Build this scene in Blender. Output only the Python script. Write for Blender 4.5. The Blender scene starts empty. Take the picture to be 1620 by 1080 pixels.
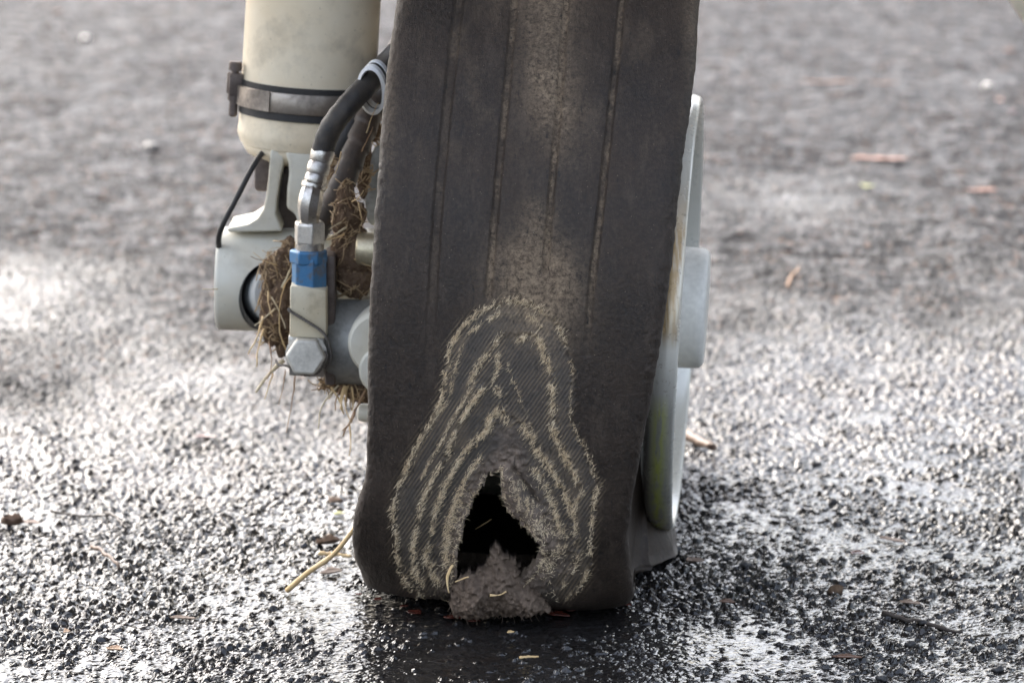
import bpy, bmesh, math, random
import numpy as np
from mathutils import Vector, Matrix
from mathutils.bvhtree import BVHTree

random.seed(7)
rng = np.random.default_rng(7)
sc = bpy.context.scene
COL = sc.collection

# ------------------------------------------------------------------ camera
FOCAL = 112.0
PITCH = math.radians(11.5)
HUB = 0.157                       # axle height above the ground
CAM = Vector((-0.030, -2.0891, HUB + 0.4002))
cam_data = bpy.data.cameras.new('camera')
cam_data.lens = FOCAL
cam_data.sensor_width = 36.0
cam_data.clip_start = 0.05
cam_data.clip_end = 500.0
cam = bpy.data.objects.new('camera', cam_data)
cam.location = CAM
cam.rotation_euler = (math.pi / 2 - PITCH, 0, 0)
COL.objects.link(cam)
sc.camera = cam
cam_data.dof.use_dof = True
cam_data.dof.focus_distance = 1.87
cam_data.dof.aperture_fstop = 11.0

# ------------------------------------------------------------------ world, sun, exposure
world = bpy.data.worlds.new('World')
sc.world = world
world.use_nodes = True
wn = world.node_tree.nodes
wl = world.node_tree.links
wn.clear()
SUN_EL, SUN_AZ = math.radians(47), math.radians(-38)      # azimuth: 0 = behind the wheel (+Y), positive to the right
w_out = wn.new('ShaderNodeOutputWorld')
w_bg = wn.new('ShaderNodeBackground')
w_sky = wn.new('ShaderNodeTexSky')
w_sky.sky_type = 'NISHITA'
w_sky.sun_disc = False
w_sky.sun_elevation = SUN_EL
w_sky.sun_rotation = SUN_AZ
w_sky.air_density = 1.0
w_sky.dust_density = 6.0
w_sky.ozone_density = 1.0
w_hs = wn.new('ShaderNodeHueSaturation')                   # thin overcast: most of the blue is gone
w_hs.inputs['Saturation'].default_value = 0.62
wl.new(w_sky.outputs[0], w_hs.inputs['Color'])
wl.new(w_hs.outputs[0], w_bg.inputs['Color'])
w_bg.inputs['Strength'].default_value = 0.15
wl.new(w_bg.outputs[0], w_out.inputs['Surface'])

sun_data = bpy.data.lights.new('sun', 'SUN')
sun_data.energy = 0.95
sun_data.angle = math.radians(50)
sun_data.color = (1.0, 0.96, 0.90)
sun = bpy.data.objects.new('sun', sun_data)
sun_dir = Vector((math.sin(SUN_AZ) * math.cos(SUN_EL), math.cos(SUN_AZ) * math.cos(SUN_EL), math.sin(SUN_EL)))
sun.rotation_euler = sun_dir.to_track_quat('Z', 'Y').to_euler()
sun.location = sun_dir * 6
COL.objects.link(sun)

sc.view_settings.view_transform = 'Standard'
sc.view_settings.look = 'None'
sc.view_settings.gamma = 1.0
sc.view_settings.use_curve_mapping = False
sc.view_settings.exposure = 2.3
sc.render.engine = 'CYCLES'
sc.cycles.max_bounces = 8
sc.cycles.use_denoising = True

# ------------------------------------------------------------------ measuring helpers (photo coordinates -> points in the place)
FPX = FOCAL / 36.0 * 1620.0
CF = Vector((0, math.cos(PITCH), -math.sin(PITCH)))
CU = Vector((0, math.sin(PITCH), math.cos(PITCH)))
CR = Vector((1, 0, 0))

def ray(px, py):
    return (CF + CR * ((px - 810) / FPX) + CU * ((540 - py) / FPX))

def PY(px, py, y):
    d = ray(px, py)
    return CAM + d * ((y - CAM.y) / d.y)

def PG(px, py, z=0.0):
    d = ray(px, py)
    return CAM + d * ((z - CAM.z) / d.z)

def mpp(y):
    """metres per photo pixel at a plane y = const (near the middle of the frame)"""
    return (y - CAM.y) / math.cos(PITCH) / FPX

def project(P):
    """(n,3) array -> px, py arrays"""
    q = P - np.array(CAM)
    d = q @ np.array(CF)
    return 810 + FPX * (q @ np.array(CR)) / d, 540 - FPX * (q @ np.array(CU)) / d

# ------------------------------------------------------------------ numeric noise
def _hash(ix, iy, iz, seed):
    h = (ix.astype(np.int64) * 374761393 + iy.astype(np.int64) * 668265263 + iz.astype(np.int64) * 2147483647 + seed * 1274126177) & 0xFFFFFFFF
    h = ((h ^ (h >> 13)) * 1274126177) & 0xFFFFFFFF
    h = ((h ^ (h >> 16)) * 2246822519) & 0xFFFFFFFF
    return ((h ^ (h >> 15)) & 0xFFFFFF) / float(0xFFFFFF)

def vnoise(x, y, z=None, seed=0):
    """value noise, 0..1"""
    if z is None:
        z = np.zeros_like(x)
    x0, y0, z0 = np.floor(x), np.floor(y), np.floor(z)
    fx, fy, fz = x - x0, y - y0, z - z0
    fx, fy, fz = fx * fx * (3 - 2 * fx), fy * fy * (3 - 2 * fy), fz * fz * (3 - 2 * fz)
    r = 0
    for i in (0, 1):
        for j in (0, 1):
            for k in (0, 1):
                w = (fx if i else 1 - fx) * (fy if j else 1 - fy) * (fz if k else 1 - fz)
                r = r + w * _hash(x0 + i, y0 + j, z0 + k, seed)
    return r

def fbm(x, y, z=None, seed=0, octaves=4):
    a, r, n = 0.5, 0, 0
    for o in range(octaves):
        s = 2.03 ** o
        r = r + a * vnoise(x * s, y * s, None if z is None else z * s, seed + o * 17)
        n += a
        a *= 0.5
    return r / n

def worley(x, y, seed=0):
    """F1, F2 and a random value of the nearest cell"""
    x0, y0 = np.floor(x), np.floor(y)
    f1 = np.full(x.shape, 9.0); f2 = np.full(x.shape, 9.0); val = np.zeros(x.shape); dxn = np.zeros(x.shape); dyn = np.zeros(x.shape)
    zz = np.zeros_like(x0)
    for i in (-1, 0, 1):
        for j in (-1, 0, 1):
            cx, cy = x0 + i, y0 + j
            qx = cx + _hash(cx, cy, zz, seed); qy = cy + _hash(cx, cy, zz, seed + 5)
            ddx, ddy = x - qx, y - qy
            d = np.sqrt(ddx ** 2 + ddy ** 2)
            near = d < f1
            f2 = np.where(near, f1, np.minimum(f2, d))
            val = np.where(near, _hash(cx, cy, zz, seed + 9), val)
            dxn = np.where(near, ddx, dxn); dyn = np.where(near, ddy, dyn)
            f1 = np.where(near, d, f1)
    return f1, f2, val, dxn, dyn

def sstep(a, b, x):
    t = np.clip((x - a) / (b - a), 0, 1)
    return t * t * (3 - 2 * t)

def dist_poly(px, py, pts):
    """distance from points to an open polyline"""
    best = np.full(px.shape, 1e9)
    for (ax, ay), (bx, by) in zip(pts[:-1], pts[1:]):
        vx, vy = bx - ax, by - ay
        t = np.clip(((px - ax) * vx + (py - ay) * vy) / (vx * vx + vy * vy + 1e-9), 0, 1)
        best = np.minimum(best, np.hypot(px - ax - t * vx, py - ay - t * vy))
    return best

def in_poly(px, py, pts):
    r = np.zeros(px.shape, bool)
    n = len(pts)
    for i in range(n):
        x1, y1 = pts[i]; x2, y2 = pts[(i + 1) % n]
        if y1 == y2:
            continue
        c = ((y1 > py) != (y2 > py)) & (px < (x2 - x1) * (py - y1) / (y2 - y1) + x1)
        r ^= c
    return r

# ------------------------------------------------------------------ materials
class NT:
    def __init__(self, name):
        self.m = bpy.data.materials.new(name)
        self.m.use_nodes = True
        self.n = self.m.node_tree.nodes
        self.l = self.m.node_tree.links
        self.n.clear()
        self.out = self.n.new('ShaderNodeOutputMaterial')
        self.b = self.n.new('ShaderNodeBsdfPrincipled')
        self.l.new(self.b.outputs[0], self.out.inputs[0])
        self.tc = self.n.new('ShaderNodeTexCoord')
        self.co = self.tc.outputs['Object']
    def link(self, a, b): self.l.new(a, b)
    def noise(self, scale, detail=4, rough=0.6, vec=None, dist=0.0):
        t = self.n.new('ShaderNodeTexNoise')
        t.inputs['Scale'].default_value = scale; t.inputs['Detail'].default_value = detail
        t.inputs['Roughness'].default_value = rough; t.inputs['Distortion'].default_value = dist
        self.link(vec or self.co, t.inputs['Vector'])
        return t.outputs['Fac']
    def voronoi(self, scale, feature='F1', out='Distance', vec=None):
        t = self.n.new('ShaderNodeTexVoronoi')
        t.feature = feature
        t.inputs['Scale'].default_value = scale
        self.link(vec or self.co, t.inputs['Vector'])
        return t.outputs[out]
    def stretch(self, s, vec=None):
        t = self.n.new('ShaderNodeMapping')
        t.inputs['Scale'].default_value = s
        self.link(vec or self.co, t.inputs['Vector'])
        return t.outputs[0]
    def ramp(self, fac, stops):
        t = self.n.new('ShaderNodeValToRGB')
        e = t.color_ramp.elements
        while len(e) < len(stops): e.new(0.5)
        for i, (p, c) in enumerate(stops):
            e[i].position = p
            e[i].color = (c, c, c, 1) if not isinstance(c, tuple) else (*c, 1)
        self.link(fac, t.inputs[0])
        return t.outputs[0]
    def mix(self, fac, a, b, mode='MIX'):
        t = self.n.new('ShaderNodeMix'); t.data_type = 'RGBA'; t.blend_type = mode
        for s, v in ((t.inputs[0], fac), (t.inputs[6], a), (t.inputs[7], b)):
            if isinstance(v, (int, float)): s.default_value = v
            elif isinstance(v, tuple): s.default_value = (*v, 1)
            else: self.link(v, s)
        return t.outputs[2]
    def math(self, op, a, b=0.0):
        t = self.n.new('ShaderNodeMath'); t.operation = op
        for s, v in ((t.inputs[0], a), (t.inputs[1], b)):
            if isinstance(v, (int, float)): s.default_value = v
            else: self.link(v, s)
        return t.outputs[0]
    def attr(self, name):
        t = self.n.new('ShaderNodeAttribute'); t.attribute_name = name
        return t.outputs['Fac']
    def axis(self, i, vec=None):
        t = self.n.new('ShaderNodeSeparateXYZ'); self.link(vec or self.co, t.inputs[0])
        return t.outputs[i]
    def set(self, key, v):
        s = self.b.inputs[key]
        if isinstance(v, (int, float)): s.default_value = v
        elif isinstance(v, tuple): s.default_value = (*v, 1)
        else: self.link(v, s)
    def bump(self, h, strength=0.3, dist=0.001, prev=None):
        t = self.n.new('ShaderNodeBump')
        t.inputs['Strength'].default_value = strength; t.inputs['Distance'].default_value = dist
        self.link(h, t.inputs['Height'])
        if prev is not None: self.link(prev, t.inputs['Normal'])
        self.link(t.outputs[0], self.b.inputs['Normal'])
        return t.outputs[0]

def painted(name, base, dirt=(0.12, 0.085, 0.055), amount=0.5, rough=0.38, scale=40):
    t = NT(name)
    n1 = t.noise(scale, 6, 0.65)
    n2 = t.noise(scale * 9, 3, 0.6)
    stain = t.ramp(n1, [(0.50, 0.0), (0.78, amount)])
    spots = t.ramp(n2, [(0.68, 0.0), (0.74, 0.75 * min(1, amount * 1.6))])
    soft = t.ramp(t.noise(scale * 0.35, 4), [(0.40, 0.0), (0.65, 0.75)])
    c = t.mix(soft, base, tuple(b * f for b, f in zip(base, (0.86, 0.78, 0.66))))
    c = t.mix(stain, c, dirt)
    c = t.mix(spots, c, tuple(d * 0.8 for d in dirt))
    t.set('Base Color', c)
    t.set('Roughness', t.ramp(n1, [(0.3, rough), (0.8, min(1, rough + 0.35))]))
    t.bump(t.noise(scale * 14, 3), 0.12, 0.0006)
    return t.m

def metal(name, base, rough=0.3, metallic=1.0, dirt=(0.05, 0.04, 0.03), amount=0.6, scale=60, bumpy=0.2):
    t = NT(name)
    n1 = t.noise(scale, 6, 0.7)
    n2 = t.noise(scale * 8, 3, 0.6)
    d = t.ramp(n1, [(0.45, 0.0), (0.75, amount)])
    c = t.mix(d, t.mix(t.ramp(n2, [(0.3, 0.0), (0.8, 0.5)]), base, tuple(b * 0.7 for b in base)), dirt)
    t.set('Base Color', c)
    t.set('Metallic', t.mix(d, (metallic,) * 3, (metallic * 0.3,) * 3))
    t.set('Roughness', t.ramp(n1, [(0.3, rough), (0.8, min(1, rough + 0.4))]))
    t.bump(n2, bumpy, 0.0008)
    return t.m

M = {}
M['cream'] = painted('cream_paint', (0.78, 0.68, 0.51), amount=0.42, scale=36)
M['cream_grey'] = painted('grey_cream_paint', (0.65, 0.635, 0.555), amount=0.34, scale=45)
M['cream_dirty'] = painted('dirty_cream_paint', (0.62, 0.57, 0.44), amount=0.6, scale=70)
M['hub'] = metal('hub_metal', (0.80, 0.78, 0.72), 0.36, metallic=0.1, amount=0.25, scale=30, dirt=(0.25, 0.23, 0.19), bumpy=0.08)
M['plug'] = painted('light_grey_paint', (0.48, 0.50, 0.50), amount=0.25, scale=80)
M['white_plastic'] = painted('white_plastic', (0.78, 0.80, 0.82), amount=0.12, rough=0.45, scale=90)
M['steel'] = metal('worn_steel', (0.55, 0.52, 0.48), 0.2, amount=0.6, scale=90)
M['steel_band'] = metal('band_steel', (0.42, 0.37, 0.32), 0.36, amount=0.85, dirt=(0.06, 0.042, 0.03), scale=38)
M['steel_bright'] = metal('bright_steel', (0.68, 0.64, 0.58), 0.26, metallic=0.85, amount=0.45, scale=110)
M['bolt'] = metal('cadmium_bolt', (0.66, 0.63, 0.56), 0.45, metallic=0.5, amount=0.3, scale=50, bumpy=0.15)
M['brass'] = metal('nickel_brass', (0.60, 0.53, 0.38), 0.3, metallic=0.85, amount=0.35)
M['iron'] = metal('dark_iron', (0.16, 0.13, 0.115), 0.5, metallic=0.6, amount=0.8, dirt=(0.05, 0.035, 0.025))
M['caliper'] = metal('grey_cast_metal', (0.33, 0.33, 0.31), 0.42, metallic=0.55, amount=0.8, scale=36, dirt=(0.055, 0.05, 0.045))
M['wire'] = metal('lock_wire', (0.22, 0.20, 0.18), 0.5, metallic=0.6, amount=0.5, scale=300)

def blue_mat():
    t = NT('blue_anodised')
    n = t.noise(90, 6, 0.7)
    n2 = t.noise(500, 3)
    c = t.mix(t.ramp(n2, [(0.4, 0.0), (0.7, 0.35)]), (0.045, 0.16, 0.32), (0.09, 0.22, 0.38))
    c = t.mix(t.ramp(n, [(0.50, 0.0), (0.62, 0.8)]), c, (0.12, 0.11, 0.10))
    t.set('Base Color', c); t.set('Roughness', 0.42); t.set('Metallic', 0.25)
    t.bump(n, 0.2, 0.0005)
    return t.m
M['blue'] = blue_mat()

def rubber_hose(name, base, dust=(0.13, 0.095, 0.06), amount=0.5):
    t = NT(name)
    n = t.noise(55, 6, 0.65); n2 = t.noise(420, 3)
    c = t.mix(t.ramp(n, [(0.45, 0.0), (0.75, amount)]), base, dust)
    c = t.mix(t.ramp(n2, [(0.64, 0.0), (0.74, 0.5)]), c, dust)
    t.set('Base Color', c); t.set('Roughness', 0.62)
    t.bump(n2, 0.35, 0.0008)
    return t.m
M['hose'] = rubber_hose('hose_rubber', (0.030, 0.029, 0.029))
M['wrap'] = rubber_hose('tape_wrap', (0.045, 0.036, 0.03), (0.16, 0.10, 0.06), 0.5)
M['black'] = rubber_hose('black_rubber', (0.022, 0.021, 0.021), (0.07, 0.06, 0.05), 0.3)

def mud_mat():
    t = NT('dry_mud')
    n = t.noise(90, 8, 0.7); n2 = t.noise(600, 4, 0.7)
    c = t.mix(t.ramp(n, [(0.3, 0.0), (0.72, 1.0)]), (0.085, 0.052, 0.034), (0.22, 0.15, 0.10))
    c = t.mix(t.ramp(n2, [(0.55, 0.0), (0.75, 0.7)]), c, (0.36, 0.26, 0.15))
    t.set('Base Color', c); t.set('Roughness', 0.95); t.set('Specular IOR Level', 0.2)
    p = t.bump(n2, 0.9, 0.0015)
    t.bump(t.noise(180, 6, 0.7), 0.8, 0.004, p)
    return t.m
M['mud'] = mud_mat()

def straw_mat(name, a, b, rough=0.55):
    t = NT(name)
    v = t.stretch((300, 300, 300))
    n = t.noise(60, 4); n2 = t.noise(700, 2)
    c = t.mix(t.ramp(n, [(0.3, 0.0), (0.7, 1.0)]), a, b)
    c = t.mix(t.ramp(n2, [(0.6, 0.0), (0.7, 0.5)]), c, tuple(x * 0.35 for x in a))
    t.set('Base Color', c); t.set('Roughness', rough)
    return t.m
M['straw'] = straw_mat('dry_straw', (0.58, 0.38, 0.17), (0.70, 0.52, 0.28))
M['straw_pale'] = straw_mat('pale_straw', (0.50, 0.40, 0.25), (0.62, 0.52, 0.34))
M['root'] = straw_mat('brown_root', (0.24, 0.13, 0.07), (0.34, 0.21, 0.11))
M['fibre'] = straw_mat('frayed_cord', (0.62, 0.47, 0.29), (0.80, 0.66, 0.46), 0.9)
M['leaf_pink'] = straw_mat('pink_leaf', (0.36, 0.20, 0.16), (0.42, 0.27, 0.22))
M['leaf_orange'] = straw_mat('orange_leaf', (0.085, 0.036, 0.022), (0.14, 0.07, 0.04))
M['leaf_red'] = straw_mat('red_leaf', (0.065, 0.016, 0.010), (0.11, 0.03, 0.02), 0.2)
M['leaf_green'] = straw_mat('green_leaf', (0.30, 0.32, 0.13), (0.40, 0.40, 0.20))
M['leaf_brown'] = straw_mat('brown_leaf', (0.10, 0.06, 0.04), (0.19, 0.12, 0.08))
M['twig_dark'] = straw_mat('dark_twig', (0.03, 0.022, 0.018), (0.06, 0.045, 0.035))
M['stone_black'] = metal('wet_black_stone', (0.03, 0.03, 0.032), 0.25, metallic=0.0, amount=0.3, scale=120, bumpy=0.6)
M['stone_pale'] = painted('pale_stone', (0.55, 0.53, 0.50), amount=0.4, scale=90)

def tyre_mat():
    t = NT('worn_tyre_rubber')
    n = t.noise(26, 7, 0.65)
    nf = t.noise(420, 5, 0.75)
    ng = t.noise(1300, 2, 0.6)
    long_ = t.stretch((1.0, 0.35, 0.28))
    crk = t.noise(330, 5, 0.7, vec=long_)
    base = t.mix(t.ramp(n, [(0.3, 0.0), (0.72, 1.0)]), (0.0120, 0.0086, 0.0066), (0.036, 0.0240, 0.0162))
    base = t.mix(t.ramp(nf, [(0.44, 0.0), (0.74, 0.6)]), base, (0.070, 0.048, 0.034))
    pits = t.ramp(t.noise(620, 3, 0.7), [(0.30, 0.5), (0.44, 0.0)])
    base = t.mix(pits, base, (0.008, 0.007, 0.0065))
    # exposed, cooler ply rubber inside the worn patch with the hatching of the cords
    ply = t.attr('ply')
    hatch = t.attr('hatch')
    plyc = t.mix(t.ramp(nf, [(0.35, 0.0), (0.7, 1.0)]), (0.040, 0.037, 0.035), (0.075, 0.066, 0.058))
    plyc = t.mix(hatch, plyc, (0.17, 0.125, 0.085))
    c = t.mix(t.math('MULTIPLY', ply, 0.9), base, plyc)
    dust = t.attr('dust')
    dn = t.math('MULTIPLY', dust, t.ramp(t.noise(380, 6, 0.8), [(0.36, 0.05), (0.60, 1.0)]))
    c = t.mix(dn, c, t.mix(t.noise(150, 5), (0.17, 0.12, 0.078), (0.37, 0.28, 0.19)))
    mud = t.attr('mud')
    c = t.mix(mud, c, t.mix(t.ramp(t.noise(260, 6, 0.75), [(0.3, 0.0), (0.7, 1.0)]), (0.075, 0.056, 0.044), (0.26, 0.20, 0.155)))
    cord = t.attr('cord')
    c = t.mix(cord, c, t.mix(t.ramp(t.noise(700, 4), [(0.3, 0.0), (0.7, 1.0)]), (0.26, 0.18, 0.10), (0.68, 0.53, 0.34)))
    scuff = t.ramp(t.noise(45, 8, 0.8, vec=t.stretch((1.6, 1.0, 0.5))), [(0.52, 0.0), (0.70, 0.4)])
    c = t.mix(t.math('MULTIPLY', scuff, t.math('SUBTRACT', 1.0, ply)), c, (0.105, 0.078, 0.058))
    cracks = t.ramp(crk, [(0.30, 0.9), (0.39, 0.0)])
    c = t.mix(cracks, c, (0.012, 0.011, 0.010))
    specks = t.ramp(t.voronoi(420), [(0.055, 1.0), (0.08, 0.0)])
    specks = t.math('MULTIPLY', specks, t.ramp(t.noise(700, 0), [(0.55, 0.0), (0.6, 0.9)]))
    c = t.mix(specks, c, (0.42, 0.33, 0.24))
    t.set('Base Color', c)
    t.set('Roughness', t.mix(t.math('MAXIMUM', dust, t.math('MAXIMUM', mud, cord)), t.ramp(n, [(0.3, 0.46), (0.7, 0.64)]), (0.9, 0.9, 0.9)))
    t.set('Specular IOR Level', 0.38)
    p = t.bump(nf, 0.55, 0.0014)
    p = t.bump(crk, 0.7, 0.0016, p)
    t.bump(ng, 0.35, 0.0006, p)
    return t.m
M['tyre'] = tyre_mat()

def rim_mat():
    t = NT('rim_paint')
    x, z = t.axis(0), t.axis(2)
    n = t.noise(30, 5); n2 = t.noise(220, 4, 0.7)
    base = t.mix(t.ramp(n, [(0.35, 0.0), (0.75, 0.6)]), (0.74, 0.72, 0.65), (0.60, 0.575, 0.50))
    streak = t.noise(60, 4, 0.6, vec=t.stretch((4.0, 1.0, 0.30)))
    # oily yellow stain on the upper front of the flange, green primer rub on the lower front
    outer = t.attr('outer')
    up = t.math('MULTIPLY', t.ramp(t.math('MULTIPLY', z, 8.0), [(0.0, 0.15), (0.10, 0.85), (0.55, 0.9), (0.90, 0.0)]), t.ramp(streak, [(0.35, 0.35), (0.55, 1.0)]))
    lo = t.math('MULTIPLY', t.ramp(t.math('MULTIPLY', z, -8.0), [(0.22, 0.0), (0.34, 1.0), (1.0, 1.0)]), t.ramp(streak, [(0.40, 0.1), (0.52, 0.95)]))
    low = t.math('MULTIPLY', outer, t.ramp(t.math('MULTIPLY', z, -8.0), [(0.0, 0.0), (0.35, 0.85)]))
    c = t.mix(low, base, t.mix(t.ramp(streak, [(0.35, 0.0), (0.65, 1.0)]), (0.23, 0.23, 0.215), (0.44, 0.44, 0.41)))
    c = t.mix(t.math('MULTIPLY', up, outer), c, (0.33, 0.20, 0.06))
    c = t.mix(t.math('MULTIPLY', lo, t.attr('band')), c, (0.42, 0.45, 0.09))
    dark = t.ramp(n2, [(0.60, 0.0), (0.72, 0.7)])
    c = t.mix(t.math('MULTIPLY', dark, t.math('ADD', t.math('MULTIPLY', outer, 0.75), 0.2)), c, (0.07, 0.055, 0.04))
    t.set('Base Color', c)
    t.set('Roughness', t.ramp(n, [(0.3, 0.18), (0.7, 0.36)]))
    t.set('Metallic', 0.3)
    t.bump(n2, 0.15, 0.0006)
    return t.m
M['rim'] = rim_mat()

def ground_mat():
    t = NT('wet_asphalt')
    geo = t.n.new('ShaderNodeNewGeometry')
    pos = geo.outputs['Position']
    n = t.noise(3.0, 5, 0.6, vec=pos)
    nf = t.noise(260, 4, 0.7, vec=pos)
    chip = t.voronoi(190, out='Color', vec=pos)
    damp = t.attr('damp'); wet = t.attr('water')
    c = t.mix(t.ramp(nf, [(0.3, 0.0), (0.7, 1.0)]), (0.017, 0.017, 0.018), (0.048, 0.048, 0.050))
    c = t.mix(t.ramp(t.axis(0, chip), [(0.78, 0.0), (0.88, 0.6)]), c, (0.17, 0.17, 0.175))
    big_chip = t.voronoi(48, out='Color', vec=pos)
    c = t.mix(t.ramp(t.axis(0, big_chip), [(0.0, 0.95), (0.55, 0.0)]), c, (0.006, 0.006, 0.0065))
    c = t.mix(t.ramp(t.axis(1, big_chip), [(0.6, 0.0), (0.95, 0.55)]), c, (0.15, 0.15, 0.155))
    c = t.mix(t.ramp(t.axis(1, chip), [(0.93, 0.0), (0.95, 0.5)]), c, (0.14, 0.08, 0.05))
    c = t.mix(t.math('MULTIPLY', damp, 0.92), c, t.mix(t.ramp(nf, [(0.3, 0.0), (0.7, 1.0)]), (0.006, 0.0056, 0.0056), (0.020, 0.018, 0.017)))
    t.set('Base Color', c)
    r = t.mix(damp, t.ramp(n, [(0.3, 0.52), (0.7, 0.68)]), t.mix(wet, t.ramp(nf, [(0.3, 0.09), (0.7, 0.17)]), (0.06, 0.06, 0.06)))
    t.set('Roughness', r)
    t.set('IOR', 1.45)
    t.set('Specular IOR Level', t.mix(damp, (0.05, 0.05, 0.05), (0.66, 0.62, 0.62)))
    f1 = t.voronoi(175, vec=pos); f2 = t.voronoi(330, vec=pos)
    hgt = t.math('ADD', f1, t.math('MULTIPLY', f2, 0.5))
    hgt = t.math('ADD', hgt, t.math('MULTIPLY', t.axis(2, chip), 0.8))
    dry = t.math('SUBTRACT', 1.0, t.math('MULTIPLY', wet, 0.6))
    p = t.bump(t.math('MULTIPLY', hgt, dry), 0.55, 0.0030)
    p = t.bump(t.math('MULTIPLY', t.noise(45, 4, 0.65, vec=pos), t.math('SUBTRACT', 1.0, t.math('MULTIPLY', damp, 0.85))), 0.8, 0.012, p)
    t.bump(t.math('MULTIPLY', nf, t.math('SUBTRACT', 1.0, t.math('MULTIPLY', wet, 0.9))), 0.35, 0.0012, p)
    return t.m
M['ground'] = ground_mat()

# ------------------------------------------------------------------ object helpers
def link_mesh(name, verts, faces, mat, smooth=True, parent=None, recentre=True):
    v = np.asarray(verts, float)
    c = (v.min(0) + v.max(0)) / 2 if recentre else np.zeros(3)
    me = bpy.data.meshes.new(name)
    me.from_pydata([tuple(p) for p in (v - c)], [], [tuple(int(i) for i in f) for f in faces])
    me.materials.append(M[mat] if isinstance(mat, str) else mat)
    if smooth:
        me.polygons.foreach_set('use_smooth', [True] * len(me.polygons))
    me.update()
    o = bpy.data.objects.new(name, me)
    COL.objects.link(o)
    o.location = c
    if parent is not None:
        adopt(o, parent)
    return o

def wloc(o):
    m = o.get('_w')
    return Vector(m) if m is not None else Vector(o.location)

def adopt(o, parent):
    o['_w'] = tuple(o.location)
    w = Vector(o.location)
    o.parent = parent
    o.location = w - wloc(parent)

def thing(name, loc, label, cat, group=None):
    e = bpy.data.objects.new(name, None)
    e.empty_display_size = 0.02
    e.location = loc
    COL.objects.link(e)
    return tag(e, label, cat, group)

def tag(o, label, cat, group=None):
    o['label'] = label
    o['category'] = cat
    if group:
        o['group'] = group
    return o

def sharp(o, angle=35):
    me = o.data
    bm = bmesh.new(); bm.from_mesh(me)
    lim = math.radians(angle)
    for e in bm.edges:
        if len(e.link_faces) == 2 and e.calc_face_angle(0) > lim:
            e.smooth = False
    bm.to_mesh(me); bm.free()
    return o

def bevel_mesh(o, width, seg=2, angle=30):
    bm = bmesh.new(); bm.from_mesh(o.data)
    ed = [e for e in bm.edges if len(e.link_faces) == 2 and e.calc_face_angle(0) > math.radians(angle)]
    bmesh.ops.bevel(bm, geom=ed, offset=width, segments=seg, profile=0.5, affect='EDGES', clamp_overlap=True)
    for f in bm.faces: f.smooth = True
    bm.to_mesh(o.data); bm.free()
    return sharp(o, 40)

def frame_for(axis, hint=Vector((0, 0, 1))):
    a = Vector(axis).normalized()
    if abs(a.dot(hint)) > 0.95: hint = Vector((0, 1, 0))
    u = hint.cross(a).normalized()
    v = a.cross(u).normalized()
    return u, v, a

def lathe(name, origin, axis, prof, mat, seg=48, parent=None, cap=True, wobble=0.0, rot=0.0, sharp_deg=35):
    """prof: list of (distance along axis, radius)"""
    u, v, a = frame_for(axis)
    o = Vector(origin)
    verts, faces = [], []
    for d, r in prof:
        for k in range(seg):
            t = 2 * math.pi * k / seg + rot
            rr = r * (1 + wobble * math.sin(3 * t + d * 90))
            verts.append(o + a * d + (u * math.cos(t) + v * math.sin(t)) * rr)
    n = len(prof)
    for i in range(n - 1):
        for k in range(seg):
            k2 = (k + 1) % seg
            faces.append((i * seg + k, i * seg + k2, (i + 1) * seg + k2, (i + 1) * seg + k))
    if cap:
        faces.append(tuple(range(seg - 1, -1, -1)))
        faces.append(tuple((n - 1) * seg + k for k in range(seg)))
    return sharp(link_mesh(name, verts, faces, mat, True, parent), sharp_deg)

def catmull(pts, n):
    pts = [Vector(p) for p in pts]
    P = [pts[0] * 2 - pts[1]] + pts + [pts[-1] * 2 - pts[-2]]
    res = []
    m = len(pts) - 1
    for i in range(n + 1):
        s = i / n * m
        k = min(int(s), m - 1); t = s - k
        a, b, c, d = P[k], P[k + 1], P[k + 2], P[k + 3]
        res.append(0.5 * ((2 * b) + (c - a) * t + (2 * a - 5 * b + 4 * c - d) * t * t + (3 * b - a - 3 * c + d) * t ** 3))
    return res

def tube_data(path, radius, seg=10, flat=1.0, hint=Vector((0, 1, 0)), ends=True):
    """radius: number or function of (t along 0..1, angle)"""
    verts, faces = [], []
    n = len(path)
    for i, p in enumerate(path):
        a = path[min(i + 1, n - 1)] - path[max(i - 1, 0)]
        u, v, a = frame_for(a, hint)
        for k in range(seg):
            t = 2 * math.pi * k / seg
            r = radius(i / (n - 1), t) if callable(radius) else radius
            verts.append(p + u * math.cos(t) * r + v * math.sin(t) * r * flat)
    for i in range(n - 1):
        for k in range(seg):
            k2 = (k + 1) % seg
            faces.append((i * seg + k, i * seg + k2, (i + 1) * seg + k2, (i + 1) * seg + k))
    if ends:
        faces.append(tuple(range(seg - 1, -1, -1)))
        faces.append(tuple((n - 1) * seg + k for k in range(seg)))
    return verts, faces

def tube(name, pts, radius, mat, seg=14, n=40, parent=None, flat=1.0):
    v, f = tube_data(catmull(pts, n), radius, seg, flat)
    return sharp(link_mesh(name, v, f, mat, True, parent), 60)

def prism(name, outline, y0, y1, mat, parent=None, bevel=0.002, seg=2):
    """outline in photo pixels on the plane y0, extruded straight back to y1"""
    front = [PY(px, py, y0) for px, py in outline]
    back = [Vector((p.x, y1, p.z)) for p in front]
    n = len(front)
    faces = [tuple(range(n)), tuple(range(2 * n - 1, n - 1, -1))]
    for i in range(n):
        j = (i + 1) % n
        faces.append((i, i + n, j + n, j))
    o = link_mesh(name, front + back, faces, mat, False, parent)
    bm = bmesh.new(); bm.from_mesh(o.data)
    bmesh.ops.recalc_face_normals(bm, faces=bm.faces[:])
    bm.to_mesh(o.data); bm.free()
    if bevel:
        bevel_mesh(o, bevel, seg, 25)
    return o

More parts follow.
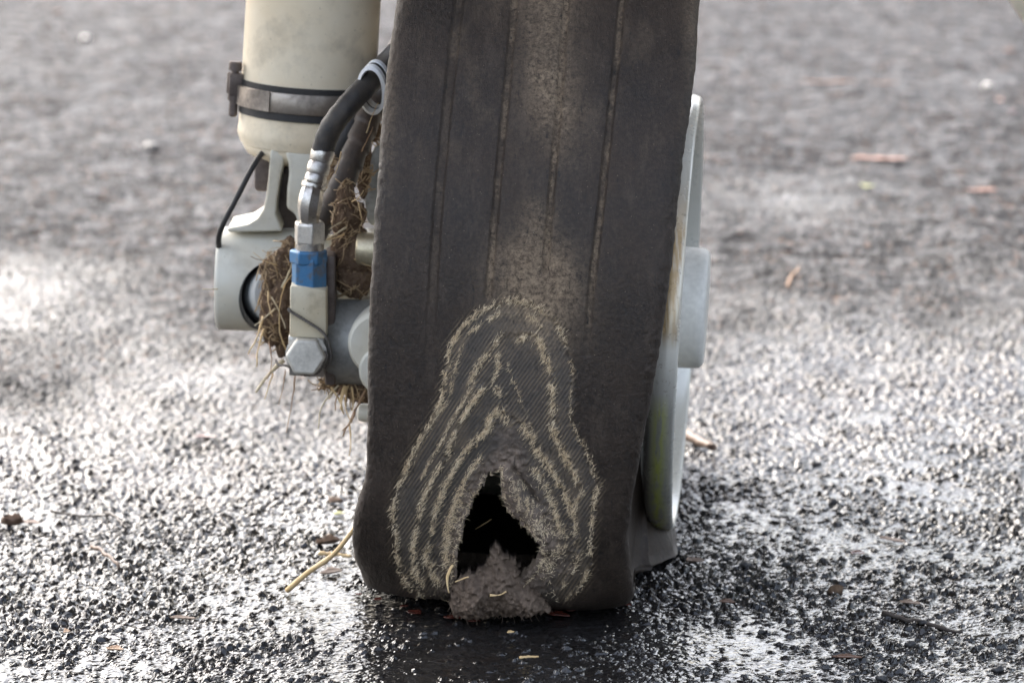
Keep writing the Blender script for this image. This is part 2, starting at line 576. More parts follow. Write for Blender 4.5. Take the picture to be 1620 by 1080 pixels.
def hexprism(name, c0, axis, length, r, mat, parent=None, rot=0.0, bevel=0.0008, chamfer=0.12):
    o = lathe(name, c0, axis, [(0, r * (1 - chamfer)), (length * 0.10, r), (length * 0.90, r), (length, r * (1 - chamfer))], mat, 6, parent, True, 0, rot, 20)
    if bevel: bevel_mesh(o, bevel, 2, 25)
    return o

def blob(name, c, radii, mat, sub=4, amp=0.25, freq=60, seed=0, parent=None):
    bm = bmesh.new()
    bmesh.ops.create_icosphere(bm, subdivisions=sub, radius=1.0)
    v = np.array([x.co[:] for x in bm.verts])
    f = [[q.index for q in x.verts] for x in bm.faces]
    bm.free()
    R = np.array(radii)
    p = v * R + np.array(c)
    n1 = fbm(p[:, 0] * freq, p[:, 1] * freq, p[:, 2] * freq, seed, 5) - 0.5
    n2 = fbm(p[:, 0] * freq * 6, p[:, 1] * freq * 6, p[:, 2] * freq * 6, seed + 3, 3) - 0.5
    p = np.array(c) + v * R * (1 + amp * 2.6 * n1 + amp * 0.9 * n2)[:, None]
    return link_mesh(name, p, f, mat, True, parent)

def boolean_cut(o, cutter):
    md = o.modifiers.new('cut', 'BOOLEAN')
    md.object = cutter; md.operation = 'DIFFERENCE'; md.solver = 'EXACT'
    bpy.context.view_layer.update()
    dg = bpy.context.evaluated_depsgraph_get()
    me = bpy.data.meshes.new_from_object(o.evaluated_get(dg))
    o.modifiers.clear()
    me.name = o.name
    o.data = me
    bpy.data.objects.remove(cutter, do_unlink=True)
    return sharp(o, 40)

# ------------------------------------------------------------------ ground: one sheet, fine chips near the wheel, coarse towards the horizon
def build_ground():
    d0 = 1.55
    ds = [d0]
    while ds[-1] < 7.6:
        ds.append(ds[-1] + 0.00135 * (ds[-1] / 1.7) ** 1.75)
    far = [7.6 * 1.16 ** k for k in range(1, 26)]
    near = [d0 - 0.01 * 1.5 ** k for k in range(1, 14)][::-1]
    dd = np.array(near + ds + far)
    nu = 300
    uu = np.linspace(0, 1, nu) * 1.12
    ext = 1.12 + np.cumsum(0.004 * 1.32 ** np.arange(1, 30))
    u = np.concatenate([-ext[::-1], -uu[:0:-1], uu, ext])
    hw = 0.178 * np.clip(dd, 1.3, 7.6) * 0.985
    X = CAM.x + hw[:, None] * u[None, :]
    Y = (CAM.y + dd)[:, None] + 0 * X
    fade = sstep(9.0, 6.0, dd)[:, None] * sstep(1.45, 1.2, np.abs(u))[None, :] * sstep(1.2, 1.5, dd)[:, None]
    # aggregate: two sizes of chips with sloping tops, tar filling the gaps
    w = 0.35 * (fbm(X * 90, Y * 90, None, 3, 2) - 0.5)
    f1, f2, val, dx, dy = worley(X / 0.0062 + w, Y / 0.0074 + w, 1)
    a1 = val * 6.28
    chip1 = (0.40 + 0.9 * val) * sstep(0.0, 0.34, f2 - f1) * (1 - 0.55 * f1) + 0.5 * (dx * np.cos(a1 * 3) + dy * np.sin(a1 * 3))
    g1, g2, gval, gx, gy = worley(X / 0.0036 - w, Y / 0.0040 + w, 8)
    chip1 = chip1 + 0.55 * sstep(0.72, 0.95, val) * (1 - f1)
    chip2 = (0.4 + 0.6 * gval) * sstep(0.0, 0.3, g2 - g1) + 0.5 * (gx * np.cos(gval * 20) + gy * np.sin(gval * 20))
    big = fbm(X * 7, Y * 7, None, 21, 4) - 0.5
    mid = fbm(X * 30, Y * 30, None, 25, 3) - 0.5
    sparse = sstep(0.35, 0.62, fbm(X * 16, Y * 16, None, 40, 3))
    rough = 0.0032 * chip1 * (0.6 + 0.4 * sparse) + 0.0013 * chip2
    # a film of water lies between the chips round the wheel; farther off the asphalt is only damp
    wetzone = sstep(1.45, -0.25, Y + 2.2 * (fbm(X * 3.4, Y * 2.0, None, 88, 4) - 0.5)) * sstep(1.3, 0.7, np.abs(X))
    q = np.quantile(rough[(dd > 1.6) & (dd < 2.2)], [0.06, 0.72])
    patch = fbm(X * 5.5 + 2.0, Y * 4.5 + 1.7, None, 60, 4)
    pool = np.exp(-(((X + 0.02) / 0.15) ** 4 + ((Y + 0.28) / 0.13) ** 4))
    smear = sstep(0.60, 0.72, fbm(X * 9 + 2.0 * mid, Y * 13, None, 77, 3)) * sstep(-0.02, 0.12, np.abs(X) - 0.16)
    lvl = q[0] + (q[1] - q[0]) * (sstep(0.36, 0.66, patch) * 0.95 + 1.3 * pool) + 0.0012 * smear
    lvl = lvl - (1 - wetzone) * 0.004 + 0.0003 * (fbm(X * 150, Y * 150, None, 62, 2) - 0.5)
    soft = 0.00035
    film = 1 / (1 + np.exp(-np.clip((lvl - rough) / soft, -30, 30)))
    h = np.maximum(rough, lvl) + soft * np.log1p(np.exp(-np.abs(rough - lvl) / soft))
    # gentle hollows and swells, level under the wheel
    away = sstep(0.02, 0.16, np.hypot(np.maximum(0, np.abs(X) - 0.10), np.maximum(0, np.abs(Y + 0.05) - 0.22)))
    h = h + (0.016 * (fbm(X * 4.2, Y * 3.2, None, 23, 3) - 0.5) + 0.010 * (fbm(X * 11, Y * 9, None, 24, 2) - 0.5)) * away - 0.003 * away
    h = (h - 0.0034) * fade - 0.0002
    # keep the surface below anything that stands on it
    Z = np.where(away > 0.02, h, np.minimum(h, 0.0016))
    nr, nc = X.shape
    V = np.stack([X, Y, Z], -1).reshape(-1, 3)
    idx = np.arange(nr * nc).reshape(nr, nc)
    F = np.stack([idx[:-1, :-1], idx[:-1, 1:], idx[1:, 1:], idx[1:, :-1]], -1).reshape(-1, 4)
    me = bpy.data.meshes.new('ground')
    me.vertices.add(len(V)); me.vertices.foreach_set('co', V.astype(np.float32).ravel())
    me.loops.add(F.size); me.loops.foreach_set('vertex_index', F.astype(np.int32).ravel())
    me.polygons.add(len(F)); me.polygons.foreach_set('loop_start', np.arange(0, F.size, 4, dtype=np.int32))
    me.polygons.foreach_set('use_smooth', np.ones(len(F), bool))
    me.update(calc_edges=True)
    at = me.attributes.new('water', 'FLOAT', 'POINT')
    at.data.foreach_set('value', (film * fade).astype(np.float32).ravel())
    at = me.attributes.new('damp', 'FLOAT', 'POINT')
    at.data.foreach_set('value', wetzone.astype(np.float32).ravel())
    me.materials.append(M['ground'])
    o = bpy.data.objects.new('ground', me)
    COL.objects.link(o)
    o['kind'] = 'structure'
    return o, dd, u, hw, Z
ground, G_dd, G_u, G_hw, G_Z = build_ground()

def ground_z(x, y):
    i = int(np.clip(np.searchsorted(G_dd, y - CAM.y), 3, len(G_dd) - 4))
    j = int(np.clip(np.searchsorted(G_u, (x - CAM.x) / G_hw[i]), 3, len(G_u) - 4))
    return float(np.quantile(G_Z[i - 3:i + 4, j - 3:j + 4], 0.8))

def PL(px, py, up=0.0):
    """the point of the uneven ground seen at a photo position"""
    z = 0.0
    for _ in range(3):
        p = PG(px, py, z)
        z = ground_z(p.x, p.y)
    p = PG(px, py, z)
    p.z = z + up
    return p

# ------------------------------------------------------------------ wheel: yawed a little to the right, leaning with the leg
PSI, CAMBER = math.radians(5.7), math.radians(2.7)
EX0 = Vector((math.cos(PSI), -math.sin(PSI), 0))
EF = Vector((-math.sin(PSI), -math.cos(PSI), 0))
EX = EX0 * math.cos(CAMBER) - Vector((0, 0, 1)) * math.sin(CAMBER)
EZ = Vector((0, 0, 1)) * math.cos(CAMBER) + EX0 * math.sin(CAMBER)
AX = Vector((0, 0, HUB))
nEX, nEF, nEZ, nAX = (np.array(q) for q in (EX, EF, EZ, AX))

def W(x, f, z):
    return AX + EX * x + EF * f + EZ * z

wheel = thing('wheel', (0, 0, 0), 'aircraft wheel with a flat worn-through dark tyre standing in the middle', 'wheel')

LEFT = [(-60, 640), (0, 628), (60, 618), (150, 607), (250, 600), (350, 592), (450, 587), (550, 582), (700, 580), (770, 578), (800, 571), (840, 559), (880, 554), (915, 558), (945, 568), (985, 575)]
RIGHT = [(-60, 1108), (0, 1106), (80, 1102), (140, 1094), (200, 1084), (300, 1074), (400, 1064), (500, 1050), (580, 1037), (640, 1027), (720, 1012), (790, 1000), (850, 993), (900, 995), (945, 1000), (985, 1002)]

# crown line in side view (forward, height) relative to the axle: flat-worn and sagging at the lower front
CROWN = [(-0.150, -HUB), (-0.04, -HUB), (0.06, -HUB), (0.13, -HUB + 0.0005), (0.176, -HUB + 0.001), (0.203, -0.149), (0.222, -0.136), (0.238, -0.116),
         (0.252, -0.088), (0.262, -0.055), (0.270, -0.015), (0.2735, 0.03), (0.271, 0.075), (0.258, 0.120), (0.236, 0.160), (0.205, 0.199), (0.160, 0.238), (0.105, 0.268), (0.03, 0.286)]
RB = 0.1335                                                # bead radius

def crown_radius():
    cc = catmull([Vector((a, b, 0)) for a, b in CROWN], 900)
    th = np.array([math.atan2(p.y, p.x) for p in cc]); r = np.array([p.length for p in cc])
    k = (th > math.radians(-140)) & (th < math.radians(84))
    th, r = th[k], r[k]
    o = np.argsort(th)
    return th[o], r[o]
_cth, _cr = crown_radius()

def R_of(th):
    """th from -270 deg .. 90 deg"""
    r = np.interp(th, _cth, _cr)
    back = th < math.radians(-138)                         # the far side, mirrored sag then round
    g = np.where(np.sin(th) < -0.05, HUB / np.maximum(0.05, -np.sin(th)), 9)
    r = np.where(back, np.minimum(0.287, g), r)
    return np.where(th > math.radians(80), 0.287, r)

def build_tyre():
    dense = np.arange(math.radians(-58), math.radians(57), 0.0022)
    lo = np.linspace(math.radians(-270), dense[0], 150)[:-1]
    hi = np.linspace(dense[-1], math.radians(90), 22)[1:-1]
    TH = np.concatenate([lo, dense, hi])
    R = R_of(TH)
    # section
    half = [(0.0, 0.80), (0.12, 0.79), (0.30, 0.80), (0.52, 0.84), (0.72, 0.90), (0.84, 0.965), (0.90, 0.99), (0.945, 0.995), (0.975, 0.978), (0.991, 0.945), (0.998, 0.90), (1.001, 0.80), (1.004, 0.55), (1.006, 0.25), (1.006, 0.0)]
    hc = catmull([Vector((a * 0.135, b * 0.086, 0)) for a, b in half], 500)
    s = np.concatenate([[0], np.cumsum([(hc[i + 1] - hc[i]).length for i in range(500)])])
    rho0 = np.array([p.x / 0.135 for p in hc]); xi0 = np.array([p.y / 0.086 for p in hc])
    s_sh = np.interp(0.90, rho0[:420], s[:420])            # start of the shoulder
    ss = np.concatenate([np.linspace(0, s_sh, 26)[:-1], np.linspace(s_sh, s[-1], 165)])
    rho_h = np.interp(ss, s, rho0); xi_h = np.interp(ss, s, xi0)
    rho = np.concatenate([rho_h, rho_h[-2::-1]]); xi = np.concatenate([-xi_h, xi_h[-2::-1]])
    # edges measured off the photograph, turned into section centre and half width
    ly, lx = zip(*LEFT); ry, rx = zip(*RIGHT)
    cs, ws = np.zeros_like(TH), np.full_like(TH, 0.086)
    for i, th in enumerate(TH):
        if not (math.radians(-54) < th < math.radians(58)):
            continue
        r = RB + (R[i] - RB) * 0.93
        f, z = r * math.cos(th), r * math.sin(th)
        _, yy = project(np.array([W(0, R[i] * math.cos(th), R[i] * math.sin(th))]))
        ends = []
        for ty, tx, x0 in ((ly, lx, -0.085), (ry, rx, 0.085)):
            target = np.interp(yy[0], ty, tx); x = x0
            for _ in range(4):
                pa, _q = project(np.array([W(x, f, z), W(x + 0.001, f, z)]))
                x += (target - pa[0]) / (pa[1] - pa[0]) * 0.001
            ends.append(x)
        cs[i] = (ends[0] + ends[1]) / 2; ws[i] = (ends[1] - ends[0]) / 2
    good = (TH > math.radians(-54)) & (TH < math.radians(58))
    anch_t = [math.radians(-271), math.radians(-140), math.radians(-100), math.radians(-70)]
    anch_c = [-0.008, -0.007, -0.003, 0.0]; anch_w = [0.078, 0.081, 0.086, 0.090]
    tg = np.concatenate([anch_t, TH[good], [math.radians(75), math.radians(91)]])
    cs = np.interp(TH, tg, np.concatenate([anch_c, cs[good], [-0.004, -0.008]]))
    ws = np.interp(TH, tg, np.concatenate([anch_w, ws[good], [0.081, 0.078]]))
    ker = np.hanning(31); ker /= ker.sum()
    for arr in (cs, ws):
        sm = np.convolve(np.pad(arr, 15, mode='edge'), ker, 'valid')
        arr[149:] = sm[149:]
    # the foot of the tyre is rounded in plan: the shoulders meet the ground farther back than the middle
    foot = sstep(math.radians(-12), math.radians(-42), TH) * sstep(math.radians(-72), math.radians(-52), TH)
    rho_f = rho[None, :] * (1 - foot[:, None] * 0.07 * (np.abs(xi)[None, :] ** 5) * (rho[None, :] > 0.85))
    RR = RB + (R[:, None] - RB) * rho_f
    # a sagging sidewall bulges where the tyre is squeezed between rim and ground
    sq = np.clip((0.26 - R) / 0.10, 0, 1)[:, None]
    bul = 1 + sq * 0.16 * np.sin(np.pi * np.clip(rho, 0, 1) ** 0.8)[None, :] * (np.abs(xi)[None, :] > 0.79)
    XL = xi[None, :] * ws[:, None] * bul + cs[:, None] * rho[None, :] ** 0.5
    P = nAX + XL[..., None] * nEX + (RR * np.cos(TH)[:, None])[..., None] * nEF + (RR * np.sin(TH)[:, None])[..., None] * nEZ
    return TH, R, rho, xi, XL, P

TH, R_, rho, xi, XL, P0 = build_tyre()
nr, nc = P0.shape[:2]

def grid_normals(P):
    du = np.gradient(P, axis=0); dv = np.gradient(P, axis=1)
    n = np.cross(dv, du)
    n /= np.linalg.norm(n, axis=-1, keepdims=True) + 1e-12
    return n
N0 = grid_normals(P0)
out = P0 - nAX
out = out - (out @ nEX)[..., None] * nEX
if (N0[nr // 2, nc // 2] @ out[nr // 2, nc // 2]) < 0:
    N0 = -N0

PXg, PYg = (a.reshape(nr, nc) for a in project(P0.reshape(-1, 3)))
front = ((TH > math.radians(-57)) & (TH < math.radians(57)))[:, None] & (np.abs(xi) < 0.999)[None, :] & (rho > 0.88)[None, :]

# ---- wear seen on the photograph, traced as curves lying on the tread
RINGS = [
    # (polyline, half width px, strength)
    ([(641, 746), (658, 705), (682, 669), (700, 628), (706, 589), (712, 548), (730, 518), (753, 496), (783, 483), (812, 475), (836, 480), (860, 493), (878, 509), (891, 530)], 4.5, 0.85),
    ([(891, 530), (895, 545), (907, 583), (903, 625), (903, 663), (919, 696), (934, 726), (943, 758)], 2.6, 0.40),
    ([(946, 770), (938, 808), (934, 856), (934, 891), (922, 924), (895, 948)], 4.5, 0.70),
    ([(641, 746), (629, 773), (621, 808), (626, 844), (629, 882), (641, 921), (670, 945)], 5.0, 0.62),
    ([(694, 654), (712, 628), (718, 592), (724, 568), (730, 542), (741, 527), (759, 515), (783, 500), (807, 494), (827, 499), (845, 505), (857, 518)], 3.2, 0.6),
    ([(795, 530), (778, 548), (762, 572), (750, 590), (745, 604)], 7.0, 0.55),
    ([(765, 616), (753, 628), (736, 654), (718, 687), (706, 723), (688, 752), (679, 765), (667, 795), (661, 823), (653, 868), (654, 903), (670, 927)], 5.0, 0.9),
    ([(747, 612), (722, 652), (700, 694), (680, 730), (666, 757)], 3.2, 0.6),
    ([(822, 536), (830, 533), (845, 530), (857, 548), (860, 566), (869, 576), (872, 607), (875, 640), (874, 675), (884, 705), (900, 734), (916, 765), (920, 780)], 5.2, 0.95),
    ([(913, 790), (907, 808), (910, 838), (916, 874), (908, 900), (890, 930)], 5.0, 0.75),
    ([(786, 560), (789, 580), (780, 604), (786, 618), (794, 632)], 3.4, 0.8),
    ([(694, 927), (679, 897), (672, 880), (685, 844), (688, 814), (706, 764), (718, 743), (733, 717), (753, 696), (774, 678), (771, 663), (786, 651), (792, 654), (804, 669), (827, 672), (839, 693), (854, 720), (875, 746), (895, 785), (905, 814)], 5.4, 0.95),
    ([(760, 724), (740, 750), (722, 790), (708, 829), (702, 862), (708, 895)], 6.0, 0.72),
    ([(842, 740), (863, 773), (875, 800), (881, 823), (895, 856), (900, 880)], 5.5, 0.72),
    ([(801, 577), (815, 612), (830, 648), (846, 690)], 1.6, 0.5),
    ([(775, 500), (800, 486), (850, 500)], 2.0, 0.2),
]
PLY1 = [(630, 770), (641, 746), (658, 705), (682, 669), (700, 628), (706, 589), (712, 548), (730, 518), (753, 496), (783, 483), (812, 475), (836, 480), (860, 493), (878, 509), (891, 530), (897, 560), (907, 600), (903, 663), (919, 696), (940, 758), (938, 808), (934, 891), (922, 924), (895, 950), (800, 965), (670, 950), (641, 921), (626, 844), (620, 808)]
PLY2 = [(667, 795), (688, 752), (706, 723), (718, 687), (736, 654), (765, 616), (745, 604), (762, 572), (795, 530), (845, 530), (857, 548), (869, 576), (872, 607), (875, 640), (884, 705), (900, 734), (918, 775), (908, 808), (914, 874), (890, 930), (800, 955), (680, 935), (654, 903), (653, 868)]
PLY3 = [(688, 814), (706, 764), (733, 717), (774, 678), (786, 651), (827, 672), (854, 720), (895, 785), (905, 830), (900, 900), (800, 950), (700, 930), (675, 880)]
HOLE = [(795, 738), (788, 748), (777, 752), (765, 758), (759, 776), (747, 785), (744, 803), (736, 817), (730, 841), (727, 856), (719, 871), (721, 886), (716, 912), (718, 930), (760, 934), (800, 938), (828, 925), (848, 903), (854, 889), (861, 880), (854, 868), (857, 856), (845, 850), (842, 841), (824, 832), (813, 820), (801, 806), (798, 791), (792, 779), (793, 755)]
GROOVES = [([(738, -80), (726, 0), (707, 170), (692, 330), (682, 500), (678, 600)], 9, 0.30), ([(822, -80), (814, 0), (801, 150), (788, 280), (776, 420), (772, 470)], 6.5, 0.85),
           ([(905, -80), (896, 0), (886, 140), (876, 260), (866, 380), (862, 430)], 6, 0.95), ([(995, -80), (984, 0), (967, 170), (950, 330), (934, 470), (928, 560)], 6.5, 0.9)]

wob = 3.0 * (fbm(PXg / 9, PYg / 9, None, 5, 3) - 0.5) * 2
ragx = PXg + 5.0 * (vnoise(PXg / 5, PYg / 5, None, 31) - 0.5) * 2
ragy = PYg + 5.0 * (vnoise(PXg / 4, PYg / 4, None, 32) - 0.5) * 2
cord = np.zeros((nr, nc)); disp = np.zeros((nr, nc))
# the threads run about 55 degrees up to the right, so the fraying is combed that way
cu, cv = PXg * 0.57 - PYg * 0.82, PXg * 0.82 + PYg * 0.57
tear = vnoise(cu / 16, cv / 3.4, None, 51)
shift = 15 * (vnoise(cu / 26, cv / 4.2, None, 52) - 0.5) + 8 * (vnoise(cu / 12, cv / 2.6, None, 54) - 0.5)
combx, comby = PXg + 0.57 * shift, PYg - 0.82 * shift
comb_h = sstep(0.45, 0.95, 0.5 + 0.5 * np.sin((PXg * 0.80 + PYg * 0.60) / 5.4 * 2 * np.pi + 1.6 * fbm(PXg / 30, PYg / 30, None, 9, 2)))
thick = fbm(PXg / 30, PYg / 30, None, 53, 3)
gate = 0.42 + 0.62 * sstep(0.34, 0.60, fbm(PXg / 15, PYg / 15, None, 55, 3))
for pts, hw, st in RINGS:
    d = dist_poly(combx, comby, pts)
    wid = hw * (0.05 + 0.95 * thick)
    k = np.clip(1.3 - d / wid, 0, 1)
    cord = np.maximum(cord, k * min(1.0, st * 1.15) * gate * sstep(0.18, 0.75, tear) * 1.15)
    fringe = np.clip(1 - d / (hw * 3.4), 0, 1) * comb_h * (0.25 + 0.9 * tear) * 0.62 * st
    cord = np.maximum(cord, fringe)
    disp += 0.0007 * st * np.clip(1.2 - d / wid, 0, 1) * gate
def soft_in(poly, w=5.0):
    ins = in_poly(ragx, ragy, poly)
    d = dist_poly(ragx, ragy, poly + poly[:1])
    return np.where(ins, 0.5 + 0.5 * np.clip(d / w, 0, 1), 0.5 - 0.5 * np.clip(d / w, 0, 1))
p1, p2, p3 = soft_in(PLY1), soft_in(PLY2), soft_in(PLY3)
ply = p1
disp -= 0.0011 * p1 + 0.0012 * p2 + 0.0012 * p3
# hatching of the exposed cords: diagonal threads, each ply at its own angle
ang = np.where(p2 > 0.5, math.radians(52), math.radians(58))
ang = np.where((PXg > 800) & (p3 < 0.5) & (p2 > 0.5), math.radians(55), ang)
hc_ = PXg * np.sin(ang) + PYg * np.cos(ang)
hatch = 0.5 + 0.5 * np.sin(hc_ / 5.4 * 2 * np.pi + 1.6 * fbm(PXg / 30, PYg / 30, None, 9, 2))
hpatch = sstep(0.42, 0.62, fbm(PXg / 26 + 3, PYg / 26, None, 71, 3))
side_l = np.clip(1 - dist_poly(PXg, PYg, [(650, 735), (690, 668), (708, 600), (722, 545)]) / 16, 0, 1) + np.clip(1 - dist_poly(PXg, PYg, [(700, 700), (750, 600), (790, 545)]) / 14, 0, 1)
hatch_c = hatch ** 1.5 * p1 * np.clip(0.20 + 0.45 * hpatch + 0.9 * np.clip(side_l, 0, 1), 0, 1) * np.clip(1.15 - p3, 0, 1)
disp += 0.00035 * (hatch - 0.5) * p1 * (1 - p3 * 0.8)
# dust and mud
dust = np.zeros((nr, nc))
def blot(cx, cy, rx, ry, s, seed):
    q = ((PXg - cx) / rx) ** 2 + ((PYg - cy) / ry) ** 2
    return s * np.exp(-q) * (0.35 + 1.0 * fbm(PXg / 16, PYg / 16, None, seed, 4))
for a in ((842, 440, 58, 58, 1.6, 1), (865, 500, 60, 60, 0.6, 2), (868, 145, 44, 62, 0.85, 3), (868, 30, 44, 80, 0.55, 4), (850, 350, 30, 40, 0.55, 5), (890, 230, 30, 50, 0.3, 6), (865, -50, 50, 70, 0.5, 7), (1095, 40, 14, 90, 0.5, 8), (618, 150, 10, 160, 0.30, 9)):
    dust += blot(*a)
dust += 0.22 * p1 * fbm(PXg / 20, PYg / 20, None, 19, 4) * (1 - p3)
dust += 0.14 * sstep(0.55, 0.75, fbm(PXg / 30, PYg / 60, None, 29, 4)) * sstep(420, 100, PYg)
for pts, hw, st in GROOVES:
    d = dist_poly(PXg + 0.35 * wob, PYg, pts)
    g = 0.45 * np.exp(-(d / (hw * 1.5)) ** 2) + 0.75 * sstep(hw * 1.05, hw * 0.6, d)
    fade_g = sstep(640, 400, PYg)
    brk = 0.3 + 0.7 * sstep(0.36, 0.60, fbm(PXg / 14, PYg / 30, None, 91, 4))
    dust += st * 0.75 * sstep(hw * 1.0, hw * 0.3, d + 5 * (fbm(PXg / 4, PYg / 9, None, 93, 2) - 0.5)) * fade_g * brk
    disp -= 0.0024 * g * fade_g
mud = np.clip(1.35 - dist_poly(ragx, ragy, HOLE + HOLE[:1]) / 26, 0, 1) * (0.55 + 0.9 * fbm(PXg / 10, PYg / 10, None, 13, 4)) * sstep(0.0, 0.6, p2)
mud += 0.75 * np.exp(-((PXg - 780) / 110) ** 2 - ((PYg - 945) / 40) ** 2) * fbm(PXg / 12, PYg / 12, None, 14, 3)
mud += 0.6 * np.clip(1 - dist_poly(PXg, PYg, [(800, 690), (830, 760), (868, 840), (885, 890)]) / 42, 0, 1) * (0.5 + fbm(PXg / 12, PYg / 12, None, 15, 3))
# relief: general wear, rolled shoulder, thick torn fold right of the hole
disp += 0.0008 * (fbm(PXg / 40, PYg / 70, None, 101, 3) - 0.5)
disp += 0.0003 * (fbm(PXg / 5, PYg / 8, None, 103, 3) - 0.5)
disp += 0.0050 * np.exp(-(dist_poly(PXg, PYg, [(803, 752), (818, 792), (845, 830), (868, 868)]) / 13) ** 2)
disp -= 0.0040 * np.exp(-(dist_poly(PXg, PYg, [(812, 748), (832, 778), (846, 800)]) / 6) ** 2)
disp += 0.0042 * mud * (fbm(PXg / 7, PYg / 7, None, 105, 4) - 0.45)
disp += 0.0016 * cord * (fbm(PXg / 3, PYg / 3, None, 107, 2) - 0.2)
shoulder = (np.abs(xi) > 0.93)[None, :] * 1.0
disp += 0.0013 * shoulder * (fbm(PXg / 9, PYg / 14, None, 109, 4) - 0.5)

fr = front.astype(float)
edge = sstep(math.radians(-57), math.radians(-53), TH)[:, None] * sstep(math.radians(57), math.radians(54), TH)[:, None]
disp = disp * fr * edge
P1 = P0 + N0 * disp[..., None]
# nothing sinks into the ground: the rubber flattens on it
P1[..., 2] = np.maximum(P1[..., 2], 0.0019 + 0.0004 * vnoise(P1[..., 0] * 300, P1[..., 1] * 300, None, 3))

holes = in_poly(ragx, ragy, HOLE) & front & ((TH > math.radians(-56)) & (TH < math.radians(20)))[:, None]

def mesh_from_grid():
    idx = np.arange(nr * nc).reshape(nr, nc)
    F = np.stack([idx[:-1, :-1], idx[:-1, 1:], idx[1:, 1:], idx[1:, :-1]], -1)
    hq = holes[:-1, :-1] & holes[1:, 1:] & holes[:-1, 1:] & holes[1:, :-1]
    F = F[~hq].reshape(-1, 4)
    wrap = np.stack([idx[-1, :-1], idx[-1, 1:], idx[0, 1:], idx[0, :-1]], -1)
    F = np.concatenate([F, wrap])
    V = P1.reshape(-1, 3).copy()
    att = {k: np.clip(a * fr * edge, 0, 1).ravel() for k, a in (('cord', cord), ('ply', ply), ('hatch', hatch_c), ('dust', dust), ('mud', mud))}
    # torn edge: the boundary of the hole runs inward as a thick broken wall
    e = np.concatenate([F[:, [0, 1]], F[:, [1, 2]], F[:, [2, 3]], F[:, [3, 0]]])
    es = np.sort(e, axis=1)
    key = es[:, 0].astype(np.int64) * (nr * nc) + es[:, 1]
    uq, inv, cnt = np.unique(key, return_inverse=True, return_counts=True)
    b = e[cnt[inv] == 1]
    hq_v = np.zeros(nr * nc, bool)
    tmp = np.zeros((nr, nc), bool); tmp[:-1, :-1] |= hq; tmp[1:, 1:] |= hq; tmp[:-1, 1:] |= hq; tmp[1:, :-1] |= hq
    b = b[tmp.ravel()[b].all(1)]
    bv = np.unique(b)
    Nf = N0.reshape(-1, 3)
    layers = [bv]
    verts = [V]
    base = len(V)
    cen = V[bv].mean(0)
    maps = [dict(zip(bv.tolist(), bv.tolist()))]
    for k, (dep, grow) in enumerate(((0.003, 0.0005), (0.007, 0.0012), (0.011, 0.004))):
        q = V[bv] - Nf[bv] * dep
        dirc = q - cen; dirc /= np.linalg.norm(dirc, axis=1, keepdims=True)
        jit = (fbm(V[bv][:, 0] * 500, V[bv][:, 2] * 500, None, 200 + k, 3) - 0.5)
        q = q + dirc * (grow + 0.0025 * jit)[:, None]
        q[:, 2] = np.maximum(q[:, 2], 0.002)
        verts.append(q)
        maps.append({int(v): base + i for i, v in enumerate(bv)})
        base += len(bv)
        for kk in att:
            add = {'mud': 0.6, 'cord': 0.12}.get(kk, 0.0)
            att[kk] = np.concatenate([att[kk], np.full(len(bv), add)])
    V = np.concatenate(verts)
    walls = []
    for a_, b_ in zip(maps[:-1], maps[1:]):
        for i, j in b:
            i, j = int(i), int(j)
            walls.append((a_[j], a_[i], b_[i], b_[j]))
    F = np.concatenate([F, np.array(walls)])
    me = bpy.data.meshes.new('tyre')
    # wheel-local coordinates so that the materials follow the wheel
    me.vertices.add(len(V)); me.vertices.foreach_set('co', (V - nAX).astype(np.float32).ravel())
    me.loops.add(F.size); me.loops.foreach_set('vertex_index', F.astype(np.int32).ravel())
    me.polygons.add(len(F)); me.polygons.foreach_set('loop_start', np.arange(0, F.size, 4, dtype=np.int32))
    me.polygons.foreach_set('use_smooth', np.ones(len(F), bool))
    me.update(calc_edges=True)
    for k, a in att.items():
        me.attributes.new(k, 'FLOAT', 'POINT').data.foreach_set('value', a.astype(np.float32))
    me.materials.append(M['tyre'])
    o = bpy.data.objects.new('tyre', me)
    COL.objects.link(o)
    o.location = AX
    adopt(o, wheel)
    return o, V, F
tyre, TV, TF = mesh_from_grid()
tyre_bvh = BVHTree.FromPolygons([tuple(v) for v in TV], [tuple(int(i) for i in f) for f in TF])

def on_tyre(px, py):
    return tyre_bvh.ray_cast(CAM, ray(px, py).normalized())

